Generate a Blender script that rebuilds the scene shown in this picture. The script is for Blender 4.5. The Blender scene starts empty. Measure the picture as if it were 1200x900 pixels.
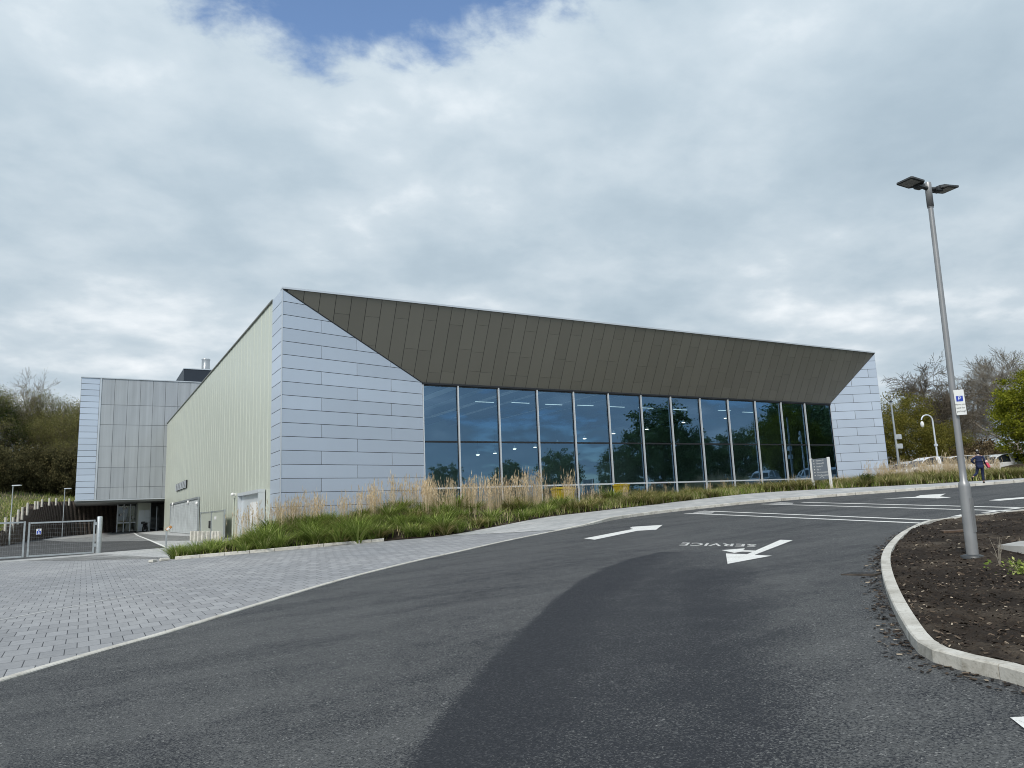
import bpy, bmesh, math, random
import numpy as np
from mathutils import Vector, Matrix, noise as mnoise
rnd = random.Random(7)
SC = bpy.context.scene
COL = SC.collection
R_ = math.radians

# ------------------------------------------------------------------ camera model (1200x900 pixels of the photograph)
F = 860.0
_up = np.array([-.0422, 1, -144.5/860]); _up /= np.linalg.norm(_up)
_d1 = np.array([1500, -81.2, -860.]); _d1 -= _up*_d1.dot(_up); _d1 /= np.linalg.norm(_d1)
_d2 = np.cross(_up, _d1)
RM = np.array([_d1, _d2, _up])
def ray(x, y): return RM @ np.array([x-600., 450.-y, -F])
def at_y(x, y, Y):
    r = ray(x, y); return r*(Y/r[1])
def at_x(x, y, X):
    r = ray(x, y); return r*(X/r[0])
def at_z(x, y, Z):
    r = ray(x, y); return r*(Z/r[2])

# ------------------------------------------------------------------ ground heights: z = gx(x) + gy(y), linear between 2 m knots
def _gx(x):
    if x < -60: return -.9
    if x < 0: return .015*x
    if x < 42: return .045*x
    if x < 60: return 1.89 + .02*(x-42)
    return 2.25
def _gy(y):
    v = .002*min(max(y, 0), 60)
    if y > 86: v += .010*min(y-86, 40)
    return v
def _lin(f, x):
    k = math.floor(x/2)*2
    a = (x-k)/2
    return f(k)*(1-a)+f(k+2)*a
def h(x, y): return -1.6 + _lin(_gx, x) + _lin(_gy, y)
def gnd(px, py, off=0.):
    r = ray(px, py); t0 = 1e-3; t = t0
    n = np.linalg.norm(r); r = r/n
    prev = 0
    s = 1.0
    while s < 400:
        p = r*s
        if p[2] < h(p[0], p[1])+off:
            lo, hi = prev, s
            for _ in range(40):
                m = (lo+hi)/2; q = r*m
                if q[2] < h(q[0], q[1])+off: hi = m
                else: lo = m
            q = r*hi
            return Vector((q[0], q[1], q[2]))
        prev = s; s *= 1.01
    return Vector(r*400)
def G2(px, py, off=0.):
    p = gnd(px, py, off); return (p.x, p.y)

# ------------------------------------------------------------------ mesh builder
class MB:
    def __init__(s): s.v = []; s.f = []; s.m = []; s.sm = []
    def add(s, vs, fs, mi=0, smooth=False):
        b = len(s.v); s.v.extend([tuple(v) for v in vs])
        for f in fs: s.f.append(tuple(b+i for i in f)); s.m.append(mi); s.sm.append(smooth)
    def poly(s, pts, mi=0): s.add(pts, [tuple(range(len(pts)))], mi)
    def box(s, lo, hi, mi=0, M=None):
        x0, y0, z0 = lo; x1, y1, z1 = hi
        vs = [(x0,y0,z0),(x1,y0,z0),(x1,y1,z0),(x0,y1,z0),(x0,y0,z1),(x1,y0,z1),(x1,y1,z1),(x0,y1,z1)]
        if M is not None: vs = [tuple(M @ Vector(v)) for v in vs]
        s.add(vs, [(0,3,2,1),(4,5,6,7),(0,1,5,4),(1,2,6,5),(2,3,7,6),(3,0,4,7)], mi)
    def bbox(s, lo, hi, b=.01, mi=0, M=None):     # bevelled box
        x0,y0,z0 = lo; x1,y1,z1 = hi
        b = min(b, (x1-x0)*.45, (y1-y0)*.45, (z1-z0)*.45)
        def ring(z, i): return [(x0+i+ (0),y0+i,z),(x1-i,y0+i,z),(x1-i,y1-i,z),(x0+i,y1-i,z)]
        vs = ring(z0, b)+ring(z0+b, 0)+ring(z1-b, 0)+ring(z1, b)
        if M is not None: vs = [tuple(M @ Vector(v)) for v in vs]
        fs = [(3,2,1,0),(12,13,14,15)]
        for k in range(3):
            for i in range(4):
                j = (i+1) % 4; fs.append((k*4+i, k*4+j, k*4+4+j, k*4+4+i))
        s.add(vs, fs, mi)
    def tube(s, p0, p1, r0, r1=None, n=8, mi=0, cap=True, smooth=True):
        if r1 is None: r1 = r0
        p0 = Vector(p0); p1 = Vector(p1); d = p1-p0
        if d.length < 1e-6: return
        d.normalize(); a = d.orthogonal().normalized(); b = d.cross(a)
        vs = []
        for p, r in ((p0, r0), (p1, r1)):
            for i in range(n):
                t = 2*math.pi*i/n; vs.append(p+a*(r*math.cos(t))+b*(r*math.sin(t)))
        fs = [(i, (i+1) % n, n+(i+1) % n, n+i) for i in range(n)]
        s.add(vs, fs, mi, smooth)
        if cap: s.add(vs, [tuple(range(n-1, -1, -1)), tuple(range(n, 2*n))], mi)
    def path(s, pts, rs, n=8, mi=0, cap=True):
        pts = [Vector(p) for p in pts]
        if not hasattr(rs, '__len__'): rs = [rs]*len(pts)
        vs = []; a = None
        for k, p in enumerate(pts):
            d = (pts[min(k+1, len(pts)-1)]-pts[max(k-1, 0)]).normalized()
            if a is None: a = d.orthogonal().normalized()
            else: a = (a-d*a.dot(d)); a = a.normalized() if a.length > 1e-6 else d.orthogonal().normalized()
            b = d.cross(a)
            for i in range(n):
                t = 2*math.pi*i/n; vs.append(p+a*(rs[k]*math.cos(t))+b*(rs[k]*math.sin(t)))
        fs = []
        for k in range(len(pts)-1):
            for i in range(n):
                j = (i+1) % n; fs.append((k*n+i, k*n+j, (k+1)*n+j, (k+1)*n+i))
        s.add(vs, fs, mi, True)
        if cap:
            L = (len(pts)-1)*n
            s.add(vs, [tuple(range(n-1, -1, -1)), tuple(range(L, L+n))], mi)
    def lathe(s, prof, n=16, c=(0,0,0), mi=0):
        c = Vector(c); vs = []
        for r, z in prof:
            for i in range(n):
                t = 2*math.pi*i/n; vs.append(c+Vector((r*math.cos(t), r*math.sin(t), z)))
        fs = []
        for k in range(len(prof)-1):
            for i in range(n):
                j = (i+1) % n; fs.append((k*n+i, k*n+j, (k+1)*n+j, (k+1)*n+i))
        s.add(vs, fs, mi, True)
    def ell(s, c, r, n=10, m=7, mi=0, M=None):
        vs = []; c = Vector(c)
        for k in range(m+1):
            ph = math.pi*k/m
            for i in range(n):
                t = 2*math.pi*i/n
                v = Vector((r[0]*math.sin(ph)*math.cos(t), r[1]*math.sin(ph)*math.sin(t), r[2]*math.cos(ph)))
                if M is not None: v = M @ v
                vs.append(c+v)
        fs = []
        for k in range(m):
            for i in range(n):
                j = (i+1) % n; fs.append((k*n+i, (k+1)*n+i, (k+1)*n+j, k*n+j))
        s.add(vs, fs, mi, True)
    def prism(s, pts2, z0, z1, mi=0, M=None):       # outline in xy, extruded in z
        n = len(pts2)
        vs = [(p[0], p[1], z0) for p in pts2]+[(p[0], p[1], z1) for p in pts2]
        if M is not None: vs = [tuple(M @ Vector(v)) for v in vs]
        fs = [tuple(range(n-1, -1, -1)), tuple(range(n, 2*n))]+[(i, (i+1) % n, n+(i+1) % n, n+i) for i in range(n)]
        s.add(vs, fs, mi)
    def build(s, name, mats, parent=None, smooth=None):
        me = bpy.data.meshes.new(name)
        me.from_pydata(s.v, [], s.f)
        if not isinstance(mats, (list, tuple)): mats = [mats]
        for m in mats: me.materials.append(m)
        me.polygons.foreach_set('material_index', s.m)
        me.polygons.foreach_set('use_smooth', s.sm if smooth is None else [smooth]*len(s.f))
        me.update()
        o = bpy.data.objects.new(name, me); COL.objects.link(o)
        if parent is not None: o.parent = parent
        return o

def empty(name, loc=(0,0,0), rz=0.):
    o = bpy.data.objects.new(name, None); COL.objects.link(o)
    o.location = loc; o.rotation_euler = (0, 0, rz); o.empty_display_size = .2
    return o
def tag(o, label, cat, group=None):
    o['label'] = label; o['category'] = cat
    if group: o['group'] = group
    return o
def struct(o): o['kind'] = 'structure'; return o
def stuff(o): o['kind'] = 'stuff'; return o
def copy_tree(o, parent=None):
    c = o.copy(); COL.objects.link(c)
    if parent is not None: c.parent = parent; c.matrix_parent_inverse = o.matrix_parent_inverse.copy()
    for ch in KIDS(o): copy_tree(ch, c)
    return c
def KIDS(o): return [x for x in bpy.data.objects if x.parent == o]
def frame(o, x, n=None):    # matrix from origin, x axis, z axis
    x = Vector(x).normalized(); n = Vector(n); n = (n-x*n.dot(x)).normalized(); y = n.cross(x)
    return Matrix(((x.x, y.x, n.x, o[0]), (x.y, y.y, n.y, o[1]), (x.z, y.z, n.z, o[2]), (0,0,0,1)))

# ------------------------------------------------------------------ draped sheets
def drape(name, pts, off, mat, step=2.0, zf=None, attr=None):
    bm = bmesh.new()
    vs = [bm.verts.new((p[0], p[1], 0)) for p in pts]
    bm.faces.new(vs)
    bmesh.ops.triangulate(bm, faces=bm.faces[:])
    xs = [p[0] for p in pts]; ys = [p[1] for p in pts]
    def cuts(a, b):
        k = math.ceil(a/step)*step; out = []
        while k < b: out.append(k); k += step
        return out
    for x in cuts(min(xs), max(xs)):
        bmesh.ops.bisect_plane(bm, geom=bm.verts[:]+bm.edges[:]+bm.faces[:], plane_co=(x,0,0), plane_no=(1,0,0))
    for y in cuts(min(ys), max(ys)):
        bmesh.ops.bisect_plane(bm, geom=bm.verts[:]+bm.edges[:]+bm.faces[:], plane_co=(0,y,0), plane_no=(0,1,0))
    for v in bm.verts:
        v.co.z = (zf or h)(v.co.x, v.co.y)+off
    bmesh.ops.recalc_face_normals(bm, faces=bm.faces[:])
    for f in bm.faces:
        if f.normal.z < 0: f.normal_flip()
    me = bpy.data.meshes.new(name); bm.to_mesh(me); bm.free()
    me.materials.append(mat)
    if attr:
        a = me.attributes.new('mask', 'FLOAT', 'POINT')
        a.data.foreach_set('value', [attr(v.co.x, v.co.y) for v in me.vertices])
    o = bpy.data.objects.new(name, me); COL.objects.link(o)
    return o

def smooth_curve(pts, n=6):
    P = [Vector(p) for p in pts]; out = []
    for i in range(len(P)-1):
        a = P[max(i-1,0)]; b = P[i]; c = P[i+1]; d = P[min(i+2,len(P)-1)]
        for k in range(n):
            t = k/n
            out.append(.5*((2*b)+(c-a)*t+(2*a-5*b+4*c-d)*t*t+(3*b-a-3*c+d)*t**3))
    out.append(P[-1]); return out
def resample(P, step):
    P = [Vector(p) for p in P]; out = [P[0].copy()]; acc = 0.
    for i in range(len(P)-1):
        a, b = P[i], P[i+1]; L = (b-a).length
        if L < 1e-9: continue
        t = step-acc
        while t <= L:
            out.append(a.lerp(b, t/L)); t += step
        acc = (acc+L) % step
    return out
def offset2(P, d):           # offset plan curve to its left by d
    out = []
    for i, p in enumerate(P):
        a = P[max(i-1,0)]; b = P[min(i+1,len(P)-1)]
        t = Vector((b[0]-a[0], b[1]-a[1])).normalized()
        out.append(Vector((p[0]-t.y*d, p[1]+t.x*d)))
    return out
# ------------------------------------------------------------------ materials
def nt(name):
    m = bpy.data.materials.new(name); m.use_nodes = True
    t = m.node_tree; b = t.nodes['Principled BSDF']
    return m, t, b
def N(t, typ, **kw):
    n = t.nodes.new(typ)
    for k, v in kw.items():
        if k in n.inputs.keys() if isinstance(k, str) else False: n.inputs[k].default_value = v
        else: setattr(n, k, v)
    return n
def ramp(t, fac, stops, interp='LINEAR'):
    r = t.nodes.new('ShaderNodeValToRGB'); r.color_ramp.interpolation = interp
    e = r.color_ramp.elements
    while len(e) < len(stops): e.new(.5)
    for i, (p, c) in enumerate(stops):
        e[i].position = p; e[i].color = (*c, 1) if len(c) == 3 else c
    t.links.new(fac, r.inputs[0]); return r.outputs[0]
def pos(t, scale=None):
    g = t.nodes.new('ShaderNodeNewGeometry')
    if scale is None: return g.outputs['Position']
    m = t.nodes.new('ShaderNodeVectorMath'); m.operation = 'MULTIPLY'; m.inputs[1].default_value = scale
    t.links.new(g.outputs['Position'], m.inputs[0]); return m.outputs[0]
def objco(t): return t.nodes.new('ShaderNodeTexCoord').outputs['Object']
def noise(t, vec, scale, detail=4, rough=.55, dist=0.):
    n = t.nodes.new('ShaderNodeTexNoise'); n.inputs['Scale'].default_value = scale
    n.inputs['Detail'].default_value = detail; n.inputs['Roughness'].default_value = rough; n.inputs['Distortion'].default_value = dist
    t.links.new(vec, n.inputs['Vector']); return n.outputs['Fac']
def mix(t, fac, a, b, mode='MIX'):
    m = t.nodes.new('ShaderNodeMix'); m.data_type = 'RGBA'; m.blend_type = mode
    for s, v in ((m.inputs[0], fac), (m.inputs[6], a), (m.inputs[7], b)):
        if isinstance(v, (int, float)): s.default_value = v
        elif isinstance(v, tuple): s.default_value = (*v, 1) if len(v) == 3 else v
        else: t.links.new(v, s)
    return m.outputs[2]
def math_(t, op, a, b=None, c=None):
    m = t.nodes.new('ShaderNodeMath'); m.operation = op
    for i, v in enumerate((a, b, c)):
        if v is None: continue
        if isinstance(v, (int, float)): m.inputs[i].default_value = v
        else: t.links.new(v, m.inputs[i])
    return m.outputs[0]
def bump(t, b, height, strength=.3, dist=.01):
    n = t.nodes.new('ShaderNodeBump'); n.inputs['Strength'].default_value = strength; n.inputs['Distance'].default_value = dist
    t.links.new(height, n.inputs['Height']); t.links.new(n.outputs[0], b.inputs['Normal'])
def simple(name, col, rough=.6, metal=0., var=.0, vscale=3., bumpv=0., bscale=30.):
    m, t, b = nt(name)
    b.inputs['Roughness'].default_value = rough; b.inputs['Metallic'].default_value = metal
    if var > 0:
        f = noise(t, pos(t), vscale, 5)
        c = ramp(t, f, [(.3, tuple(max(0, x*(1-var)) for x in col)), (.7, tuple(min(1, x*(1+var)) for x in col))])
        t.links.new(c, b.inputs['Base Color'])
    else: b.inputs['Base Color'].default_value = (*col, 1)
    if bumpv > 0: bump(t, b, noise(t, pos(t), bscale, 5), bumpv, .01)
    return m
def emit(name, col, s):
    m = bpy.data.materials.new(name); m.use_nodes = True; t = m.node_tree; t.nodes.clear()
    e = t.nodes.new('ShaderNodeEmission'); e.inputs[0].default_value = (*col, 1); e.inputs[1].default_value = s
    o = t.nodes.new('ShaderNodeOutputMaterial'); t.links.new(e.outputs[0], o.inputs[0]); return m

M = {}
def asphalt(name, base, mask=False, dark=None):
    m, t, b = nt(name); p = pos(t)
    big = noise(t, p, .16, 6, .65, .4); mid = noise(t, p, 1.3, 5, .6); fine = noise(t, p, 60, 3, .7)
    c = ramp(t, big, [(.3, tuple(x*.82 for x in base)), (.52, base), (.72, tuple(x*1.2 for x in base))])
    c = mix(t, .35, c, ramp(t, mid, [(.35, (.6,.6,.6)), (.65, (1.3,1.29,1.27))]), 'MULTIPLY')
    if mask:
        a = t.nodes.new('ShaderNodeAttribute'); a.attribute_name = 'mask'
        worn = noise(t, pos(t, (1,1,1)), .9, 6, .7)
        f = math_(t, 'MULTIPLY', math_(t, 'MULTIPLY_ADD', worn, .9, .42), a.outputs['Fac']); f.node.use_clamp = True
        c = mix(t, f, c, dark)
    v = t.nodes.new('ShaderNodeTexVoronoi'); v.inputs['Scale'].default_value = 70; t.links.new(p, v.inputs['Vector'])
    w = t.nodes.new('ShaderNodeTexVoronoi'); w.inputs['Scale'].default_value = 30; t.links.new(p, w.inputs['Vector'])
    bw = t.nodes.new('ShaderNodeSeparateColor'); t.links.new(v.outputs['Color'], bw.inputs[0])
    bw2 = t.nodes.new('ShaderNodeSeparateColor'); t.links.new(w.outputs['Color'], bw2.inputs[0])
    c = mix(t, .75, c, ramp(t, bw.outputs[0], [(0, (.5,.5,.5)), (.6, (1,1,1)), (.93, (1.2,1.2,1.2)), (1, (2.2,2.2,2.2))]), 'MULTIPLY')
    c = mix(t, .5, c, ramp(t, bw2.outputs[0], [(0, (.35,.35,.35)), (.5, (1,1,1)), (1, (1.6,1.6,1.6))]), 'MULTIPLY')
    c = mix(t, .3, c, ramp(t, fine, [(.3, (.6,.6,.6)), (.7, (1.4,1.4,1.4))]), 'MULTIPLY')
    med = noise(t, p, 9, 6, .8)
    c = mix(t, .30, c, ramp(t, med, [(.38, (.5,.5,.5)), (.5, (1,1,1)), (.63, (1.5,1.5,1.5))]), 'MULTIPLY')
    rm = t.nodes.new('ShaderNodeMapping'); rm.inputs['Rotation'].default_value = (0,0,-.75); rm.inputs['Scale'].default_value = (.10,.75,1); t.links.new(p, rm.inputs[0])
    c = mix(t, .55, c, ramp(t, noise(t, rm.outputs[0], 1., 5, .6, .6), [(.36, (.62,.62,.63)), (.5, (1,1,1)), (.66, (1.28,1.28,1.27))]), 'MULTIPLY')
    med2 = noise(t, p, 34, 2, .6)
    c = mix(t, .8, c, ramp(t, med2, [(.40, (.30,.30,.31)), (.5, (1,1,1)), (.60, (1.55,1.55,1.55))]), 'MULTIPLY')
    t.links.new(c, b.inputs['Base Color']); b.inputs['Roughness'].default_value = .82
    b.inputs['Specular IOR Level'].default_value = .3
    bump(t, b, math_(t, 'ADD', v.outputs['Distance'], math_(t, 'MULTIPLY', fine, .7)), .55, .012)
    return m
def road_asphalt():
    """pale worn stone showing through a dark bitumen film; 'mask' = newer lane, 'track' = metres from its joint"""
    m, t, b = nt('asphalt'); p = pos(t)
    at = t.nodes.new('ShaderNodeAttribute'); at.attribute_name = 'mask'
    tk = t.nodes.new('ShaderNodeAttribute'); tk.attribute_name = 'track'
    spk = noise(t, p, 56, 3, .65)
    big = noise(t, p, .35, 5, .6)
    rm = t.nodes.new('ShaderNodeMapping'); rm.inputs['Rotation'].default_value = (0,0,-.75); rm.inputs['Scale'].default_value = (.13,.8,1); t.links.new(p, rm.inputs[0])
    stre = noise(t, rm.outputs[0], 1.3, 6, .65, .7)
    mid = noise(t, p, 2.6, 5, .65)
    cov = math_(t, 'MULTIPLY_ADD', stre, .85, -.14)
    cov = math_(t, 'MULTIPLY_ADD', big, .55, math_(t, 'SUBTRACT', cov, .27))
    cov = math_(t, 'MULTIPLY_ADD', mid, .5, math_(t, 'SUBTRACT', cov, .25))
    trk = math_(t, 'DIVIDE', math_(t, 'MULTIPLY_ADD', math_(t, 'SUBTRACT', noise(t, p, .7, 4, .6), .5), 1.3, tk.outputs['Fac']), 5.)
    band = ramp(t, trk, [(0, (.86,)*3), (.10, (.80,)*3), (.22, (.50,)*3), (.34, (.56,)*3), (.46, (.95,)*3), (.64, (.92,)*3), (.78, (.60,)*3), (1, (.65,)*3)])
    lane = math_(t, 'MULTIPLY_ADD', mid, .5, math_(t, 'SUBTRACT', band, .18))
    mx_ = t.nodes.new('ShaderNodeMix'); mx_.data_type = 'FLOAT'
    eg = t.nodes.new('ShaderNodeMapRange'); eg.interpolation_type = 'SMOOTHSTEP'; eg.inputs[1].default_value = .0; eg.inputs[2].default_value = .22; t.links.new(tk.outputs['Fac'], eg.inputs[0])
    t.links.new(math_(t, 'MULTIPLY', at.outputs['Fac'], eg.outputs[0]), mx_.inputs[0]); t.links.new(cov, mx_.inputs[2]); t.links.new(lane, mx_.inputs[3])
    thr = math_(t, 'MULTIPLY_ADD', mx_.outputs[0], -.40, .66)
    f = t.nodes.new('ShaderNodeMapRange'); f.interpolation_type = 'SMOOTHSTEP'
    t.links.new(spk, f.inputs[0]); t.links.new(math_(t, 'SUBTRACT', thr, .035), f.inputs[1]); t.links.new(math_(t, 'ADD', thr, .035), f.inputs[2])
    v = t.nodes.new('ShaderNodeTexVoronoi'); v.inputs['Scale'].default_value = 75; t.links.new(p, v.inputs['Vector'])
    sc = t.nodes.new('ShaderNodeSeparateColor'); t.links.new(v.outputs['Color'], sc.inputs[0])
    light = ramp(t, sc.outputs[0], [(0, (.060,.062,.062)), (.6, (.092,.095,.095)), (.95, (.125,.128,.127)), (1, (.25,.25,.24))])
    dark = ramp(t, sc.outputs[1], [(0, (.016,.018,.022)), (.8, (.028,.030,.035)), (1, (.06,.062,.066))])
    c = mix(t, f.outputs[0], light, dark)
    t.links.new(c, b.inputs['Base Color']); b.inputs['Roughness'].default_value = .8; b.inputs['Specular IOR Level'].default_value = .3
    bump(t, b, math_(t, 'ADD', v.outputs['Distance'], spk), .5, .012)
    return m
M['asphalt'] = road_asphalt()
M['yard'] = asphalt('yard_asphalt', (.075,.075,.075))
M['carpark'] = asphalt('car_park_asphalt', (.07,.07,.07))

def paving():
    m, t, b = nt('block_paving'); p = pos(t)
    br = t.nodes.new('ShaderNodeTexBrick'); br.offset = .5
    br.inputs['Scale'].default_value = 1; br.inputs['Mortar Size'].default_value = .006
    br.inputs['Brick Width'].default_value = .27; br.inputs['Row Height'].default_value = .5
    br.inputs['Mortar Smooth'].default_value = .15
    br.inputs['Color1'].default_value = (.26,.264,.27,1); br.inputs['Color2'].default_value = (.335,.34,.346,1)
    br.inputs['Mortar'].default_value = (.05,.052,.056,1); br.inputs['Bias'].default_value = -.1
    t.links.new(p, br.inputs['Vector'])
    big = noise(t, p, .22, 5, .6); sm = noise(t, p, 9, 5, .7); fine = noise(t, p, 90, 3, .7)
    c = mix(t, .55, br.outputs['Color'], ramp(t, big, [(.3, (.72,.74,.77)), (.7, (1.22,1.2,1.18))]), 'MULTIPLY')
    c = mix(t, .5, c, ramp(t, sm, [(.3, (.75,.75,.75)), (.7, (1.2,1.2,1.2))]), 'MULTIPLY')
    c = mix(t, .35, c, ramp(t, fine, [(.3, (.65,.65,.65)), (.7, (1.3,1.3,1.3))]), 'MULTIPLY')
    t.links.new(c, b.inputs['Base Color']); b.inputs['Roughness'].default_value = .8
    inv = math_(t, 'SUBTRACT', 1., br.outputs['Fac'])
    bump(t, b, math_(t, 'ADD', inv, math_(t, 'MULTIPLY', fine, .15)), .6, .01)
    return m
M['paving'] = paving()
def flags(name, c1, c2, w, hgt):
    m, t, b = nt(name); p = pos(t)
    mp = t.nodes.new('ShaderNodeMapping'); mp.inputs['Rotation'].default_value = (0, 0, .25); t.links.new(p, mp.inputs[0])
    br = t.nodes.new('ShaderNodeTexBrick'); br.inputs['Scale'].default_value = 1; br.inputs['Mortar Size'].default_value = .008
    br.inputs['Brick Width'].default_value = w; br.inputs['Row Height'].default_value = hgt
    br.inputs['Color1'].default_value = (*c1,1); br.inputs['Color2'].default_value = (*c2,1); br.inputs['Mortar'].default_value = (.16,.16,.155,1)
    t.links.new(mp.outputs[0], br.inputs['Vector'])
    c = mix(t, .5, br.outputs['Color'], ramp(t, noise(t, p, .6, 6, .7), [(.3, (.75,.75,.75)), (.7, (1.15,1.15,1.14))]), 'MULTIPLY')
    t.links.new(c, b.inputs['Base Color']); b.inputs['Roughness'].default_value = .85
    return m
M['flags'] = flags('concrete_flags', (.36,.37,.37), (.47,.47,.46), .6, .6)
M['concrete'] = simple('concrete', (.40,.395,.375), .85, var=.22, vscale=2.2, bumpv=.25, bscale=60)
def kerb_mat():
    m, t, b = nt('kerb_concrete'); p = pos(t); g = t.nodes.new('ShaderNodeNewGeometry')
    c = ramp(t, g.outputs['Random Per Island'], [(0, (.47,.455,.415)), (1, (.60,.59,.55))])
    c = mix(t, .8, c, ramp(t, noise(t, p, 3.5, 7, .7, .5), [(.34, (.55,.53,.48)), (.46, (.92,.91,.88)), (.7, (1.1,1.1,1.09))]), 'MULTIPLY')
    c = mix(t, .7, c, ramp(t, noise(t, p, 26, 5, .75), [(.33, (.55,.54,.5)), (.44, (1,1,1)), (.7, (1.08,1.08,1.08))]), 'MULTIPLY')
    t.links.new(c, b.inputs['Base Color']); b.inputs['Roughness'].default_value = .88
    bump(t, b, noise(t, p, 45, 6, .7), .4, .012); return m
M['kerb'] = kerb_mat()
def paint():
    m, t, b = nt('road_paint'); p = pos(t)
    f = noise(t, p, 55, 4, .75)
    c = ramp(t, f, [(.33, (.14,.14,.14)), (.42, (.70,.70,.67)), (.6, (.80,.80,.77))])
    c = mix(t, .5, c, ramp(t, noise(t, p, 3, 5, .65), [(.3, (.75,.75,.74)), (.6, (1,1,1))]), 'MULTIPLY')
    t.links.new(c, b.inputs['Base Color']); b.inputs['Roughness'].default_value = .7; return m
M['paint'] = paint()
def worn_paint():
    m, t, b = nt('worn_road_paint'); p = pos(t)
    f = noise(t, p, 30, 5, .8)
    c = ramp(t, f, [(.40, (.09,.09,.09)), (.55, (.42,.42,.41)), (.75, (.6,.6,.58))])
    t.links.new(c, b.inputs['Base Color']); b.inputs['Roughness'].default_value = .75; return m
M['paint_worn'] = worn_paint()
def soil():
    m, t, b = nt('mulch_soil'); p = pos(t)
    c = ramp(t, noise(t, p, .9, 5, .6), [(.35, (.024,.018,.014)), (.52, (.042,.032,.024)), (.68, (.11,.088,.066))])
    c = mix(t, .8, c, ramp(t, noise(t, p, 28, 5, .75), [(.3, (.35,.35,.35)), (.6, (1.1,1.1,1.1)), (.78, (2.4,2.2,2.0))]), 'MULTIPLY')
    t.links.new(c, b.inputs['Base Color']); b.inputs['Roughness'].default_value = .95
    b.inputs['Specular IOR Level'].default_value = .15
    bump(t, b, noise(t, p, 30, 6, .75), 1., .03); return m
M['soil'] = soil()
def island(name, stops, rough=.8, trans=0., spec=.2):
    m, t, b = nt(name); g = t.nodes.new('ShaderNodeNewGeometry')
    c = ramp(t, g.outputs['Random Per Island'], stops)
    c = mix(t, .45, c, ramp(t, noise(t, g.outputs['Position'], .5, 3, .6), [(.3, (.6,.62,.6)), (.7, (1.35,1.3,1.2))]), 'MULTIPLY')
    t.links.new(c, b.inputs['Base Color']); b.inputs['Roughness'].default_value = rough
    b.inputs['Specular IOR Level'].default_value = spec
    if trans > 0:
        o = t.nodes['Material Output']; tr = t.nodes.new('ShaderNodeBsdfTranslucent'); ms = t.nodes.new('ShaderNodeMixShader')
        t.links.new(c, tr.inputs[0]); ms.inputs[0].default_value = trans
        t.links.new(b.outputs[0], ms.inputs[1]); t.links.new(tr.outputs[0], ms.inputs[2]); t.links.new(ms.outputs[0], o.inputs[0])
    return m
M['chips'] = island('bark_chips', [(0, (.014,.010,.008)), (.6, (.045,.032,.023)), (.88, (.13,.10,.075)), (1, (.42,.36,.28))])
M['grass_mix'] = island('bed_grass', [(0, (.11,.17,.03)), (.38, (.20,.28,.05)), (.62, (.32,.36,.10)), (.82, (.54,.48,.26)), (1, (.68,.58,.38))], trans=.3)
M['tussock'] = island('tussock_green', [(0, (.10,.155,.03)), (.45, (.23,.305,.066)), (.8, (.37,.44,.13)), (1, (.62,.58,.32))], trans=.3)
M['tussock_pale'] = island('tussock_pale', [(0, (.09,.13,.025)), (.4, (.22,.22,.07)), (.8, (.45,.37,.18)), (1, (.6,.5,.3))], trans=.3)
M['reed'] = island('dry_reed', [(0, (.46,.36,.23)), (.5, (.66,.54,.37)), (1, (.80,.69,.52))], trans=.3)
M['leaf_bright'] = island('leaf_bright', [(0, (.08,.11,.008)), (.5, (.19,.21,.014)), (1, (.33,.34,.04))], trans=.35)
M['leaf_olive'] = island('leaf_olive', [(0, (.075,.08,.014)), (.5, (.165,.155,.03)), (1, (.29,.26,.06))], trans=.35)
M['leaf_dark'] = island('leaf_dark', [(0, (.022,.038,.009)), (.5, (.05,.075,.017)), (1, (.11,.13,.035))], trans=.25)
M['bud'] = island('bud_haze', [(0, (.085,.09,.026)), (.5, (.18,.18,.06)), (1, (.32,.30,.12))], trans=.3)
M['leaf_mid'] = island('leaf_mid', [(0, (.08,.13,.05)), (.5, (.16,.23,.10)), (1, (.28,.35,.17))], trans=.35)
M['leaf_brush'] = island('brush_leaf', [(0, (.035,.036,.014)), (.5, (.085,.08,.034)), (1, (.17,.15,.07))], trans=.25)
M['service_door'] = simple('service_door_paint', (.50,.53,.53), .5, 0., var=.18, vscale=.9)
M['brownleaf'] = island('brown_leaf', [(0, (.05,.035,.02)), (.5, (.12,.09,.05)), (1, (.22,.17,.1))], trans=.25)
M['yellowflower'] = island('yellow_flower', [(0, (.4,.3,.01)), (1, (.7,.55,.03))], trans=.3)
def bark(name, c1, c2):
    m, t, b = nt(name); p = pos(t)
    c = ramp(t, noise(t, p, 3, 6, .7), [(.3, c1), (.7, c2)])
    t.links.new(c, b.inputs['Base Color']); b.inputs['Roughness'].default_value = .9; b.inputs['Specular IOR Level'].default_value = .15
    return m
M['bark'] = bark('bark', (.075,.062,.046), (.17,.145,.11))
M['bark_pale'] = bark('bark_pale', (.17,.15,.12), (.34,.31,.26))

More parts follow.
